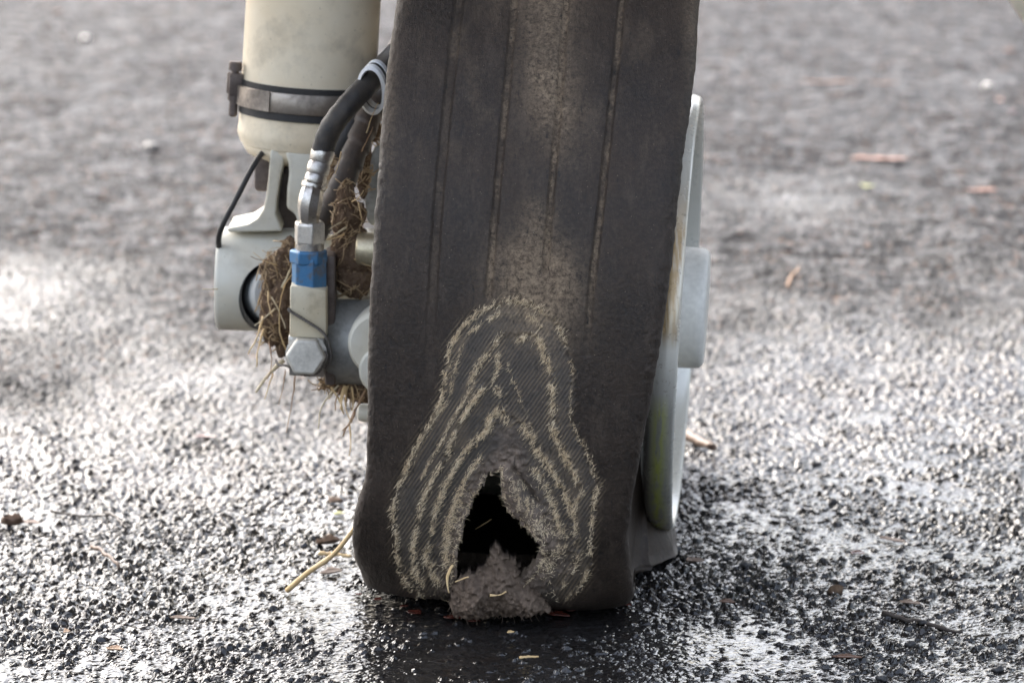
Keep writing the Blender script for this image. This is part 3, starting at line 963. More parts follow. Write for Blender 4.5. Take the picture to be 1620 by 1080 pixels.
# frayed cord ends: thousands of short threads standing along the worn rings
def build_fibres():
    verts, faces = [], []
    def fibre(p, n, d, length, r, curl):
        q = p + n * 0.0002
        side = d.cross(n).normalized()
        b0 = len(verts)
        pts = []
        for k, (t, w) in enumerate(((0, 1.0), (0.5, 0.8), (1.0, 0.25))):
            c = q + d * length * t + n * length * curl * t * t
            verts.extend([c - side * r * w, c + side * r * w, c + n * r * 1.3 * w])
        for k in range(2):
            a = b0 + 3 * k
            for i in range(3):
                j = (i + 1) % 3
                faces.append((a + i, a + j, a + 3 + j, a + 3 + i))
    def seed_line(pts, hw, count, s, thresh=0.46, spread=15):
        L = np.array([math.hypot(b[0] - a[0], b[1] - a[1]) for a, b in zip(pts[:-1], pts[1:])])
        cum = np.concatenate([[0], np.cumsum(L)])
        r = rng.random(count) * cum[-1]
        X = np.interp(r, cum, [p[0] for p in pts]) + rng.normal(0, hw * 0.55, count)
        Y = np.interp(r, cum, [p[1] for p in pts]) + rng.normal(0, hw * 0.55, count)
        U, Vv = X * 0.57 - Y * 0.82, X * 0.82 + Y * 0.57
        ok = (fbm(X / 15, Y / 15, None, 55, 3) > thresh - 0.06) & ~in_poly(X, Y, HOLE)
        for x, y in zip(X[ok], Y[ok]):
            loc, nrm, fi, dist = on_tyre(x, y)
            if loc is None:
                continue
            if nrm.dot(ray(x, y)) > 0: nrm = -nrm
            a = math.radians(random.gauss(57, spread)) + (math.pi if random.random() < 0.45 else 0)
            d = CR * math.cos(a) + CU * math.sin(a)
            d = (d - nrm * d.dot(nrm)).normalized()
            ln = random.uniform(0.0008, 0.0030) * (0.7 + 0.5 * s)
            fibre(loc, nrm, d, ln, random.uniform(0.00007, 0.00017), random.uniform(0.0, 0.45))
    for pts, hw, st in RINGS:
        L = sum(math.hypot(b[0] - a[0], b[1] - a[1]) for a, b in zip(pts[:-1], pts[1:]))
        seed_line(pts, hw, int(L * hw * st * 0.65), st)
    seed_line(HOLE + HOLE[:1], 4, 1400, 1.0, 0.3, 70)
    seed_line([(812, 760), (840, 815), (880, 870), (860, 910)], 18, 900, 0.8, 0.45, 50)
    seed_line([(735, 770), (712, 840), (705, 900)], 9, 500, 0.8, 0.45, 50)
    seed_line([(680, 945), (760, 955), (880, 945)], 12, 300, 0.6, 0.45, 60)
    o = link_mesh('frayed_cord', verts, faces, 'fibre', False, None)
    adopt(o, tyre)
    o['kind'] = 'stuff'
    o['label'] = 'tan frayed cord ends along the worn rings of the tread'
build_fibres()

# torn flap of rubber and packed mud hanging out of the hole onto the ground
def build_flap():
    OUT = [(712, 950), (716, 925), (730, 910), (753, 903), (769, 893), (774, 874), (780, 866), (786, 858), (793, 868), (803, 878), (816, 884), (821, 898), (826, 912), (845, 925), (858, 940), (868, 955), (872, 968), (840, 972), (800, 976), (755, 978), (715, 976)]
    step = 1.5
    xs = np.arange(704, 882, step); ys = np.arange(852, 984, step)
    GX, GY = np.meshgrid(xs, ys)
    rx_ = GX + 4 * (vnoise(GX / 5, GY / 5, None, 61) - 0.5) * 2
    ry_ = GY + 4 * (vnoise(GX / 4, GY / 4, None, 62) - 0.5) * 2
    ins = in_poly(rx_, ry_, OUT)
    d = dist_poly(rx_, ry_, OUT + OUT[:1])
    bulge = 1 - np.exp(-d / 14)
    # a sheet that leaves the tread low down, leans out towards the viewer and sags onto the asphalt
    base_y = np.interp(ys, [850, 880, 905, 930, 955, 985], [-0.232, -0.226, -0.224, -0.219, -0.214, -0.210])
    V = np.zeros(GX.shape + (3,))
    for i, y in enumerate(ys):
        for j, x in enumerate(xs):
            V[i, j] = PY(x, y, base_y[i])
    lump = fbm(GX / 22, GY / 22, None, 63, 4) - 0.5
    fine = fbm(GX / 5, GY / 5, None, 64, 3) - 0.5
    grow = (0.008 + 0.011 * sstep(870, 950, GY)) * bulge + 0.015 * lump * np.minimum(1, d / 8) + 0.006 * fine
    V[..., 1] -= grow
    V[..., 2] = np.maximum(V[..., 2], 0.0022 + 0.0006 * fine)
    n_ = GX.size
    idx = np.arange(n_).reshape(GX.shape)
    ok = ins[:-1, :-1] & ins[1:, 1:] & ins[:-1, 1:] & ins[1:, :-1]
    F = np.stack([idx[:-1, :-1], idx[1:, :-1], idx[1:, 1:], idx[:-1, 1:]], -1)[ok]
    V = V.reshape(-1, 3)
    back = V + np.array([0, 0.010, 0.001])
    e = np.concatenate([F[:, [0, 1]], F[:, [1, 2]], F[:, [2, 3]], F[:, [3, 0]]])
    es = np.sort(e, 1); key = es[:, 0].astype(np.int64) * n_ + es[:, 1]
    uq, inv, cnt = np.unique(key, return_inverse=True, return_counts=True)
    b = e[cnt[inv] == 1]
    walls = np.stack([b[:, 1], b[:, 0], b[:, 0] + n_, b[:, 1] + n_], -1)
    Fall = np.concatenate([F, F[:, ::-1] + n_, walls])
    VV = np.concatenate([V, back])
    used = np.unique(Fall); remap = np.full(len(VV), -1); remap[used] = np.arange(len(used))
    o = link_mesh('torn_flap', VV[used], remap[Fall], 'flap', True, None)
    adopt(o, tyre)
    o['label'] = 'torn flap of muddy rubber hanging from the hole'
    fv, ff = [], []
    fr_v = V[np.unique(F)]
    for p in fr_v[rng.choice(len(fr_v), 260)]:
        d = Vector((random.uniform(-1, 1), random.uniform(-0.9, 0.1), random.uniform(-0.8, 0.9))).normalized()
        v, f = tube_data([Vector(p) + Vector((0, 0.0006, 0)), Vector(p) + d * random.uniform(0.0008, 0.0022), Vector(p) + d * random.uniform(0.0022, 0.0042) + Vector((0, 0, -0.0006))], random.uniform(0.00008, 0.0002), 3, 1.0, ends=False)
        b0 = len(fv); fv += v; ff += [tuple(b0 + q for q in g) for g in f]
    fz = link_mesh('flap_fibre', fv, ff, 'flap', True, None)
    adopt(fz, tyre)
    fz['kind'] = 'stuff'
    return o
def flap_mat():
    t = NT('muddy_torn_rubber')
    n = t.noise(120, 8, 0.75); n2 = t.noise(700, 4, 0.7)
    c = t.mix(t.ramp(n, [(0.32, 0.0), (0.7, 1.0)]), (0.095, 0.068, 0.051), (0.29, 0.215, 0.158))
    c = t.mix(t.ramp(n2, [(0.60, 0.0), (0.74, 0.6)]), c, (0.30, 0.23, 0.17))
    t.set('Base Color', c); t.set('Roughness', 0.85); t.set('Specular IOR Level', 0.3)
    p = t.bump(n2, 0.8, 0.0015); t.bump(n, 0.7, 0.004, p)
    return t.m
M['flap'] = flap_mat()
build_flap()

# ---- rim: outer flange, dished face, hub cap
def build_rim():
    prof = [(-0.070, 0.1290), (-0.066, 0.1460), (-0.062, 0.1290), (0.052, 0.1290), (0.058, 0.1310), (0.0615, 0.1360), (0.0630, 0.1405), (0.0660, 0.1436), (0.0705, 0.1452), (0.0755, 0.1450), (0.0785, 0.1440), (0.0800, 0.1428),
            (0.0803, 0.1414), (0.0795, 0.1402), (0.0760, 0.1385), (0.0690, 0.1366), (0.0560, 0.1335), (0.0400, 0.1290), (0.0300, 0.1220), (0.0255, 0.1100), (0.0250, 0.0800), (0.0290, 0.0600), (0.0340, 0.0450), (0.0340, 0.0100)]
    seg = 220
    verts, faces, outer, band = [], [], [], []
    for x, r in prof:
        for k in range(seg):
            t = 2 * math.pi * k / seg
            verts.append((EX * (x + (0.0077 if x > 0 else 0)) + EF * (r * math.cos(t)) + EZ * (r * math.sin(t))))
    for i in range(len(prof) - 1):
        for k in range(seg):
            k2 = (k + 1) % seg
            faces.append((i * seg + k, i * seg + k2, (i + 1) * seg + k2, (i + 1) * seg + k))
    faces.append(tuple(range(seg))); faces.append(tuple((len(prof) - 1) * seg + k for k in range(seg - 1, -1, -1)))
    o = link_mesh('rim', [v + AX for v in verts], faces, 'rim', True, None, False)
    o.data.transform(Matrix.Translation(-AX)); o.location = AX
    for i, (x, r) in enumerate(prof):
        outer += [1.0 if 5 <= i <= 10 else (0.3 if i == 11 else 0.0)] * seg
        band += [1.0 if i == 8 else (0.3 if i in (7, 9) else 0.0)] * seg
    for nme, a in (('outer', outer), ('band', band)):
        o.data.attributes.new(nme, 'FLOAT', 'POINT').data.foreach_set('value', np.array(a, np.float32))
    adopt(o, wheel)
    sharp(o, 50)
    # hub cap
    h = lathe('hub_cap', W(0.0370, 0, 0.004), EX, [(-0.01, 0.0405), (0.056, 0.0402), (0.0600, 0.0396), (0.0620, 0.0382), (0.0630, 0.0360), (0.0632, 0.0200), (0.0632, 0.004)], 'hub', 64, wheel)
    for k in range(8):
        t = 2 * math.pi * (k + 0.5) / 8
        c = W(0.026, 0.085 * math.cos(t), 0.085 * math.sin(t))
        hexprism('wheel_bolt', c, EX, 0.009, 0.0085, 'steel', wheel, rot=k)
build_rim()

# ------------------------------------------------------------------ landing gear leg
LEGY = 0.035
leg = thing('landing_gear_leg', PY(430, 525, LEGY), 'cream painted landing gear leg with a clamp band, left of the wheel', 'landing gear')
top, bot = PY(503, -120, LEGY), PY(484, 214, LEGY)
axis = (bot - top).normalized()
RS = 105.0 * mpp(LEGY)
Ls = (bot - top).length
lathe('strut_tube', top, axis, [(-0.58, RS * 0.985), (0, RS * 0.985), (Ls * 0.30, RS * 0.99), (Ls * 0.74, RS * 0.995), (Ls * 0.955, RS * 1.005), (Ls * 0.975, RS * 1.015), (Ls, RS * 1.015), (Ls + 0.002, RS * 1.0),
      (Ls + 0.006, RS * 0.965), (Ls + 0.0068, RS * 0.93), (Ls + 0.0085, RS * 0.925), (Ls + 0.013, RS * 0.86), (Ls + 0.017, RS * 0.70), (Ls + 0.019, RS * 0.5), (Ls + 0.019, 0.004)], 'cream', 96, leg)
def at_strut(py):
    t = (py + 120) / 334.0
    return top + axis * (Ls * t)
# clamp: dark rubber liner and a steel band with a lug and screw on the left
cl = lathe('clamp_liner', at_strut(127), axis, [(0, RS * 1.004), (0, RS * 1.025), (0.0225, RS * 1.03), (0.0225, RS * 1.004)], 'black', 96, leg, False)
bd = lathe('clamp_band', at_strut(136), axis, [(0, RS * 1.032), (0.0002, RS * 1.052), (0.0008, RS * 1.06), (0.0128, RS * 1.06), (0.0134, RS * 1.052), (0.0136, RS * 1.032)], 'steel_band', 96, leg, False)
u_, v_, a_ = frame_for(axis)
left_dir = (Vector((-1, -0.25, 0)) - axis * Vector((-1, -0.25, 0)).dot(axis)).normalized()
fr_dir = axis.cross(left_dir).normalized()
if fr_dir.y > 0: fr_dir = -fr_dir
def bar(name, c, ax, bx, cx, mat, parent, bev=0.0008):
    v = [c + ax * i + bx * j + cx * k for i in (-1, 1) for j in (-1, 1) for k in (-1, 1)]
    f = [(0, 1, 3, 2), (4, 6, 7, 5), (0, 4, 5, 1), (2, 3, 7, 6), (0, 2, 6, 4), (1, 5, 7, 3)]
    o = link_mesh(name, v, f, mat, False, parent)
    bm = bmesh.new(); bm.from_mesh(o.data); bmesh.ops.recalc_face_normals(bm, faces=bm.faces[:]); bm.to_mesh(o.data); bm.free()
    return bevel_mesh(o, bev, 2, 25) if bev else o
lug_c = at_strut(146) + left_dir * (RS * 1.10)
bar('clamp_lug', lug_c + fr_dir * 0.003 - axis * 0.004, left_dir * 0.0048, fr_dir * 0.0016, axis * 0.0072, 'iron', leg)
bar('clamp_lug', lug_c - fr_dir * 0.005 - axis * 0.004, left_dir * 0.0048, fr_dir * 0.0016, axis * 0.0072, 'iron', leg)
lathe('clamp_screw', lug_c - axis * 0.019 + left_dir * 0.0005, axis, [(0, 0.0036), (0.001, 0.0044), (0.006, 0.0044), (0.006, 0.0026), (0.022, 0.0026), (0.022, 0.0042), (0.026, 0.0042), (0.026, 0.0028), (0.0355, 0.0030), (0.037, 0.0018)], 'iron', 12, leg)
# the overlapping end of the band
ovl = []
ovf = []
for i in range(15):
    t = i / 14
    ang = math.radians(-4 + 52 * t)
    d = (left_dir * math.cos(ang) + fr_dir * math.sin(ang))
    for h_ in (0.0004, 0.0132):
        ovl.append(at_strut(136) + axis * h_ + d * RS * 1.062)
        ovl.append(at_strut(136) + axis * h_ + d * RS * 1.088)
for i in range(14):
    a = i * 4
    ovf += [(a + 1, a + 3, a + 7, a + 5), (a, a + 4, a + 6, a + 2), (a, a + 1, a + 5, a + 4), (a + 2, a + 6, a + 7, a + 3)]
ovf += [(0, 2, 3, 1), (56, 57, 59, 58)]
sharp(link_mesh('band_end', ovl, ovf, 'steel_band', True, leg), 40)

# fork casting under the strut
prism('fork_arm', [(428, 236), (450, 236), (449, 256), (443, 285), (438, 315), (436, 340), (441, 352), (446, 366), (362, 368), (358, 362), (372, 359), (392, 355), (407, 346), (416, 332), (421, 312), (424, 285)], -0.004, 0.046, 'cream_grey', leg, 0.0022, 3)
prism('fork_block', [(450, 240), (540, 240), (540, 366), (474, 366), (470, 352), (468, 340), (453, 330), (454, 300), (457, 275), (456, 258)], -0.008, 0.050, 'cream_grey', leg, 0.0025, 3)
prism('slot_shade_plate', [(432, 250), (480, 250), (480, 362), (432, 362)], 0.022, 0.040, 'iron', leg, 0.002)  # dark plate standing in for the shade inside the fork slot
prism('stop_block', [(408, 236), (428, 236), (426, 300), (421, 304), (407, 303), (402, 297), (403, 260)], 0.010, 0.036, 'iron', leg, 0.0025, 3)
# axle housing with an open bore facing forward
hl, hr = PY(346, 440, 0.018), PY(575, 447, 0.018)
ha = (hr - hl).normalized()
RH = 81 * mpp(0.025)
Lh = (hr - hl).length
housing = lathe('axle_housing', hl, ha, [(0, RH * 0.95), (0.0010, RH * 0.985), (0.0028, RH), (Lh * 0.55, RH), (Lh * 0.60, RH * 0.99), (Lh, RH * 0.80)], 'cream_grey', 96, leg)
bc = PY(440, 468, -0.02)
bdir = (PY(440, 468, -0.02) - CAM).normalized()
bdir = (bdir + Vector((-0.30, 0, 0))).normalized()
cutter = lathe('cutter', bc - bdir * 0.05, bdir, [(0, 0.0232), (0.085, 0.0232)], 'black', 64)
bpy.context.view_layer.update()
boolean_cut(housing, cutter)
lathe('bore_gap_shade', bc + bdir * 0.008, bdir, [(0, 0.0229), (0.026, 0.0229), (0.026, 0.0205), (0.0, 0.0205)], 'black', 48, leg, False)  # black liner standing in for the shaded gap round the axle end
lathe('axle_end', bc + bdir * 0.001 + Vector((0.0030, 0, 0.001)), bdir, [(-0.001, 0.004), (0.0, 0.012), (0.0012, 0.0185), (0.004, 0.0200), (0.03, 0.0200)], 'plug', 48, leg)
lathe('axle', W(-0.165, 0, 0), EX, [(0, 0.022), (0.19, 0.022)], 'steel', 32, leg)
# thin black wire looping down the outside of the leg
tube('ground_wire', [PY(430, 232, 0.03), PY(412, 246, 0.0), PY(394, 275, -0.012), PY(372, 318, -0.016), PY(354, 352, -0.018), PY(346, 376, -0.012), PY(348, 396, 0.0), PY(356, 410, 0.018)], 0.0019, 'black', 10, 50, leg)

# ------------------------------------------------------------------ brake caliper
CY = -0.095
k = mpp(CY)
cal = thing('brake_caliper', PY(530, 605, CY), 'grey metal brake caliper with a cream block and big hexagon bolt, left of the tyre', 'brake caliper')
c0 = PY(517, 541, CY + 0.028); c1 = PY(625, 541, CY + 0.020)
lathe('cylinder_body', c0, c1 - c0, [(0, 58 * k), (0.002, 66 * k), (0.006, 69 * k), ((c1 - c0).length, 69 * k)], 'caliper', 72, cal)
cc = PY(603, 547, CY - 0.022)
cd = Vector((0.10, 1, 0)).normalized()
cap = lathe('piston_cap', cc, cd, [(0, 0.008), (0, 48 * k), (0.0015, 52 * k), (0.006, 55 * k), (0.020, 57 * k), (0.030, 57 * k)], 'cream_grey', 72, cal)
lathe('cap_boss', PY(607, 588, CY - 0.0245), cd, [(0, 0.004), (0, 36 * k), (0.002, 40 * k), (0.010, 40 * k)], 'cream_grey', 48, cap)
prism('caliper_plate', [(512, 405), (530, 405), (530, 610), (514, 610)], CY + 0.004, CY + 0.04, 'iron', cal, 0.0015)
blk = prism('inlet_block', [(459, 452), (516, 459), (516, 536), (458, 533)], CY - 0.014, CY + 0.012, 'cream_dirty', cal, 0.0012)
prism('lock_plate', [(456, 531), (513, 533), (513, 597), (457, 594)], CY - 0.010, CY + 0.010, 'steel', cal, 0.001)
hb = PY(483, 565, CY - 0.026)
hx = (Vector((-0.02, 1, -0.10))).normalized()
hexprism('bolt_head', hb, hx, 0.014, 31.5 * k, 'bolt', cal, rot=math.radians(4), bevel=0.0012, chamfer=0.05)
lathe('washer', hb + hx * 0.0142, hx, [(0, 25 * k), (0, 33 * k), (0.0016, 33 * k), (0.0016, 25 * k)], 'steel', 40, cal)
wire = [PY(457, 489, CY - 0.013), PY(459, 492, CY - 0.0158), PY(472, 500, CY - 0.0158), PY(490, 511, CY - 0.0158), PY(505, 521, CY - 0.0158), PY(515, 531, CY - 0.0156), PY(521, 545, CY - 0.0125), PY(524, 560, CY - 0.011), PY(521, 574, CY - 0.012), PY(514, 583, CY - 0.014)]
tube('lock_wire', wire, lambda t, a: 0.00085 * (1 + 0.45 * math.sin(2 * a + t * 260)), 'wire', 10, 180, cal)
tube('lock_wire', [PY(436, 570, CY - 0.012), PY(441, 577, CY - 0.016), PY(452, 578, CY - 0.018), PY(463, 583, CY - 0.018), PY(480, 593, CY - 0.018), PY(500, 591, CY - 0.018), PY(510, 581, CY - 0.018), PY(517, 563, CY - 0.016), PY(514, 556, CY - 0.014)], lambda t, a: 0.0007 * (1 + 0.4 * math.sin(2 * a + t * 160)), 'wire', 8, 140, cal)
sb = PY(568, 392, CY + 0.02)
lathe('slide_pin', PY(565, 393, CY + 0.02), EX, [(0, 22 * k), (0.0008, 25.5 * k), (0.0016, 26.5 * k), (0.03, 26.5 * k)], 'brass', 40, cal)
prism('back_bracket', [(607, 222), (594, 232), (585, 252), (580, 285), (577, 322), (579, 346), (586, 358), (612, 358)], 0.00, 0.02, 'caliper', cal, 0.004, 3)
lathe('bleed_stub', PY(566, 652, CY + 0.03), EX, [(0, 9 * k), (0.001, 13 * k), (0.003, 14.5 * k), (0.03, 14.5 * k)], 'cream_grey', 32, cal)
prism('brake_bracket', [(520, 395), (575, 372), (640, 372), (640, 470), (520, 470)], CY + 0.055, CY + 0.085, 'cream_grey', cal, 0.003)

# ------------------------------------------------------------------ brake hose with its fittings
hose = thing('brake_hose', PY(489, 462, CY), 'black brake hose with a crimped steel end and blue hexagon fitting', 'hose')
hp = [PY(509, 243, CY + 0.004), PY(517, 217, CY + 0.002), PY(532, 190, CY + 0.000), PY(553, 164, CY + 0.004), PY(578, 138, CY + 0.014), PY(600, 114, CY + 0.034), PY(628, 84, CY + 0.07), PY(670, 50, CY + 0.13)]
hr_ = 18.0 * k
tube('hose', hp, lambda t, a: hr_ * (1 + 0.02 * math.sin(t * 70 + 2 * math.cos(a)) + 0.02 * math.sin(5 * a + t * 21)), 'hose', 22, 90, hose)
f0, f1 = PY(512, 236, CY + 0.004), PY(495, 299, CY - 0.001)
fl = (f1 - f0).length
ferr = [(0, 16), (0.02, 18.5), (0.10, 18.8), (0.30, 18.0), (0.34, 16.5), (0.40, 17.8), (0.52, 18.2), (0.60, 17.4), (0.64, 16.0), (0.70, 17.0), (0.80, 17.6), (0.84, 16.8), (0.86, 18.5), (0.88, 19.8), (0.97, 19.6), (1.0, 17.5)]
lathe('crimp_ferrule', f0, f1 - f0, [(d * fl, r * k) for d, r in ferr], 'steel', 40, hose)
el = catmull([PY(496, 293, CY - 0.001), PY(493, 308, CY - 0.004), PY(490, 324, CY - 0.005), PY(489, 340, CY - 0.004), PY(489, 356, CY)], 22)
v, f = tube_data(el, lambda t, a: (14.5 + 5.0 * math.sin(math.pi * min(1.0, t * 0.9 + 0.08)) - 1.0 * t) * k, 8)
sharp(link_mesh('elbow', v, f, 'steel', True, hose), 30)
hexprism('swivel_nut', PY(490, 350, CY), PY(490, 400, CY) - PY(490, 350, CY), 37 * k, 25.5 * k, 'steel_bright', hose, rot=0.30, chamfer=0.10)
lathe('nut_collar', PY(490, 384, CY), PY(490, 400, CY) - PY(490, 350, CY), [(0, 20 * k), (0, 22.5 * k), (11 * k, 22.5 * k), (11 * k, 19 * k)], 'steel', 36, hose)
bl = hexprism('blue_fitting', PY(489, 406, CY), PY(489, 460, CY) - PY(489, 406, CY), 60 * k, 28.5 * k, 'blue', hose, rot=0.22, bevel=0.0006, chamfer=0.02)
hexprism('blue_collar', PY(488, 394, CY), PY(489, 460, CY) - PY(489, 406, CY), 23 * k, 30 * k, 'blue', bl, rot=-0.05, bevel=0.0007, chamfer=0.12)

# second line, spirally wrapped with tape, behind the first
wl_ = thing('wrapped_line', PY(518, 345, -0.05), 'brown black brake line wrapped with spiral tape behind the hose', 'hose')
wp = [PY(640, 60, 0.06), PY(612, 118, 0.02), PY(592, 165, -0.03), PY(574, 210, -0.05), PY(558, 250, -0.058), PY(543, 288, -0.06), PY(528, 318, -0.056), PY(515, 345, -0.045), PY(505, 372, -0.03)]
k2 = mpp(-0.05)
tube('wrapped_hose', wp, lambda t, a: (19.5 - 6.0 * max(0.0, t - 0.62) / 0.38) * k2 * (1 + 0.17 * (((t * 12 + a / (2 * math.pi)) % 1.0) - 0.5)), 'wrap', 28, 170, wl_)
tube('inner_cable', [PY(650, 60, 0.10), PY(600, 130, 0.03), PY(566, 180, -0.01), PY(548, 215, -0.02), PY(530, 260, -0.01), PY(520, 300, 0.01)], 0.0062, 'black', 14, 50, wl_)

# white plastic clip holding the bundle
clip = thing('hose_clip', PY(590, 170, CY + 0.02), 'white plastic hose clip looped round the brake hose beside the tyre', 'clip')
hd = (hp[5] - hp[4]).normalized()
def clip_band(off, mat, name, thick, wid, grow=1.0):
    cen = PY(589, 142, CY + 0.012) + hd * off
    ring_u = Vector((0.62, 0.35, -0.40)).normalized()
    ring_v = Vector((0.18, 0.10, 1.0)); ring_v = (ring_v - hd * ring_v.dot(hd)).normalized()
    ring_u = ring_v.cross(hd).normalized()
    verts, faces = [], []
    n = 64
    for i in range(n):
        t = 2 * math.pi * i / n
        d = ring_u * (math.cos(t) * 22 * k) + ring_v * (math.sin(t) * 40 * k)
        dn = d.normalized()
        p = cen + d * grow
        for a_o, b_o in ((-1, -1), (-0.6, 1), (0.6, 1), (1, -1)):
            verts.append(p + hd * wid * a_o + dn * thick * b_o)
    for i in range(n):
        j = (i + 1) % n
        for q in range(4):
            r = (q + 1) % 4
            faces.append((i * 4 + q, i * 4 + r, j * 4 + r, j * 4 + q))
    return sharp(link_mesh(name, verts, faces, mat, True, clip), 60)
clip_band(0.0, 'white_plastic', 'strap', 0.0012, 0.0026)
clip_band(0.0068, 'white_plastic', 'strap', 0.0012, 0.0026)
clip_band(0.0034, 'hose', 'cushion', 0.0008, 0.0036, 0.985)

# ------------------------------------------------------------------ mud and straw packed into the brake
def straw_path(p, d, length, bend, n=7):
    d = Vector(d).normalized()
    s = Vector((random.uniform(-1, 1), random.uniform(-1, 1), random.uniform(-1, 1)))
    s = (s - d * s.dot(d)).normalized() * bend
    return [Vector(p) + d * (length * i / n) + s * (math.sin(i / n * math.pi * 0.9) * length) + Vector([random.uniform(-1, 1) * length * 0.012 for _ in range(3)]) for i in range(n + 1)]

def straw(p, d, length, r, mat='straw', bend=0.08, parent=None, name='straw', flat=0.6):
    v, f = tube_data(straw_path(p, d, length, bend), lambda t, a: r * (1.0 - 0.55 * t) * (0.9 + 0.15 * math.sin(9 * t)), 5, flat)
    return link_mesh(name, v, f, mat, True, parent)

def clump(label, base_px, blobs, y, straws, seed, fibres=150):
    random.seed(seed)
    px, py = base_px
    e = thing('mud_clump', PY(px, py, y), label, 'mud', 'mud packed into the brake')
    pts = []
    for i, (bx, by, rx, ry, ry2, dy) in enumerate(blobs):
        kk = mpp(y + dy)
        c = PY(bx, by, y + dy)
        blob('mud', c, (rx * kk, ry2 * kk, ry * kk), 'mud', 5, 0.42, 95, seed * 7 + i, e)
        pts.append((c, rx * kk, ry * kk, ry2 * kk))
    # a felt of fine roots and chaff over the mud
    verts, faces = [], []
    for _ in range(fibres):
        c, a, b, d_ = random.choice(pts)
        th, ph = random.uniform(0, 6.28), random.uniform(-1.2, 1.2)
        n = Vector((math.cos(th) * math.cos(ph), -abs(math.sin(th)) * math.cos(ph), math.sin(ph)))
        p = c + Vector((n.x * a, n.y * d_, n.z * b)) * random.uniform(0.85, 1.08)
        tdir = Vector((random.uniform(-1, 1), random.uniform(-0.5, 0.2), random.uniform(-1.4, 0.8))).normalized()
        tdir = (tdir - n * tdir.dot(n) * 0.8).normalized()
        v, f = tube_data(straw_path(p - tdir * 0.003, tdir, random.uniform(0.004, 0.013), random.uniform(0, 0.2), 4), random.uniform(0.00018, 0.0005), 4, 0.7)
        b0 = len(verts); verts += v; faces += [tuple(b0 + q for q in ff) for ff in f]
    o = link_mesh('chaff', verts, faces, 'straw_chaff', True, e)
    o['kind'] = 'stuff'
    for (x0, y0, x1, y1, w, m) in straws:
        a, b = PY(x0, y0, y - 0.012), PY(x1, y1, y - 0.016 + random.uniform(-0.008, 0.004))
        straw(a, b - a, (b - a).length, w * mpp(y) * 0.85, m, random.uniform(0.03, 0.20), e)
    return e
M['straw_chaff'] = straw_mat('chaff', (0.26, 0.17, 0.09), (0.50, 0.36, 0.20))

clump('brown mud and straw clump in front of the axle housing bore', (440, 550), [(441, 470, 26, 62, 24, 0.0), (438, 425, 24, 28, 22, 0.0), (434, 505, 22, 40, 20, 0.002), (452, 520, 18, 36, 18, 0.006), (462, 408, 16, 30, 18, 0.018)], -0.045,
      [(408, 478, 412, 468, 1, 'straw'), (437, 488, 403, 515, 2, 'straw_pale'), (416, 500, 392, 560, 2.6, 'straw'), (418, 520, 408, 580, 2.4, 'straw'), (425, 540, 420, 600, 1.5, 'root'), (446, 455, 462, 405, 2.5, 'straw_pale'), (447, 455, 467, 372, 2.6, 'straw'), (430, 410, 396, 404, 1.3, 'root'), (440, 420, 400, 398, 1.2, 'straw'), (345, 457, 320, 457, 1.4, 'straw_pale'), (450, 570, 406, 622, 5.0, 'straw_pale'), (452, 585, 440, 640, 1.4, 'root'), (432, 590, 418, 632, 1.8, 'straw'), (468, 592, 452, 686, 1.7, 'root'), (455, 560, 470, 430, 1.8, 'straw'), (430, 470, 450, 520, 1.6, 'straw_pale'), (424, 460, 432, 500, 1.4, 'straw')], 3, 420)
clump('tall brown mud clump wedged between the blue fitting and the tyre', (550, 465), [(552, 345, 26, 36, 20, 0.0), (556, 400, 32, 46, 22, 0.0), (560, 440, 32, 32, 22, 0.0), (548, 310, 12, 24, 12, 0.0), (575, 245, 13, 60, 14, 0.035), (592, 190, 10, 36, 14, 0.05), (530, 290, 9, 40, 10, 0.04)], -0.07,
      [(548, 360, 516, 380, 2.4, 'straw_pale'), (540, 352, 520, 364, 1.8, 'straw_pale'), (545, 370, 518, 378, 2.0, 'straw'), (556, 320, 575, 300, 1.5, 'straw'), (560, 410, 590, 422, 1.4, 'straw'), (572, 240, 590, 200, 1.5, 'root'), (580, 210, 598, 165, 1.3, 'straw'), (540, 240, 530, 275, 1.4, 'straw'), (555, 330, 545, 300, 1.2, 'root'), (567, 320, 572, 350, 1.3, 'straw')], 5, 420)
clump('straw and mud tuft hanging under the brake caliper beside the tyre', (545, 690), [(548, 612, 30, 10, 18, 0.0), (568, 622, 20, 14, 16, 0.0), (520, 605, 14, 7, 12, 0.0)], -0.075,
      [(516, 604, 540, 640, 3.2, 'straw'), (536, 610, 508, 680, 2.2, 'straw_pale'), (545, 610, 546, 655, 3.4, 'straw'), (556, 612, 556, 650, 2.2, 'straw'), (540, 612, 532, 650, 2.2, 'root'), (578, 618, 542, 690, 3.0, 'root'), (562, 650, 540, 680, 2.5, 'root'), (553, 672, 552, 720, 2.0, 'straw'), (530, 608, 492, 616, 2.0, 'root'), (524, 606, 500, 600, 1.4, 'straw'), (551, 610, 560, 668, 1.8, 'straw'), (548, 610, 540, 648, 3.0, 'straw')], 11, 160)

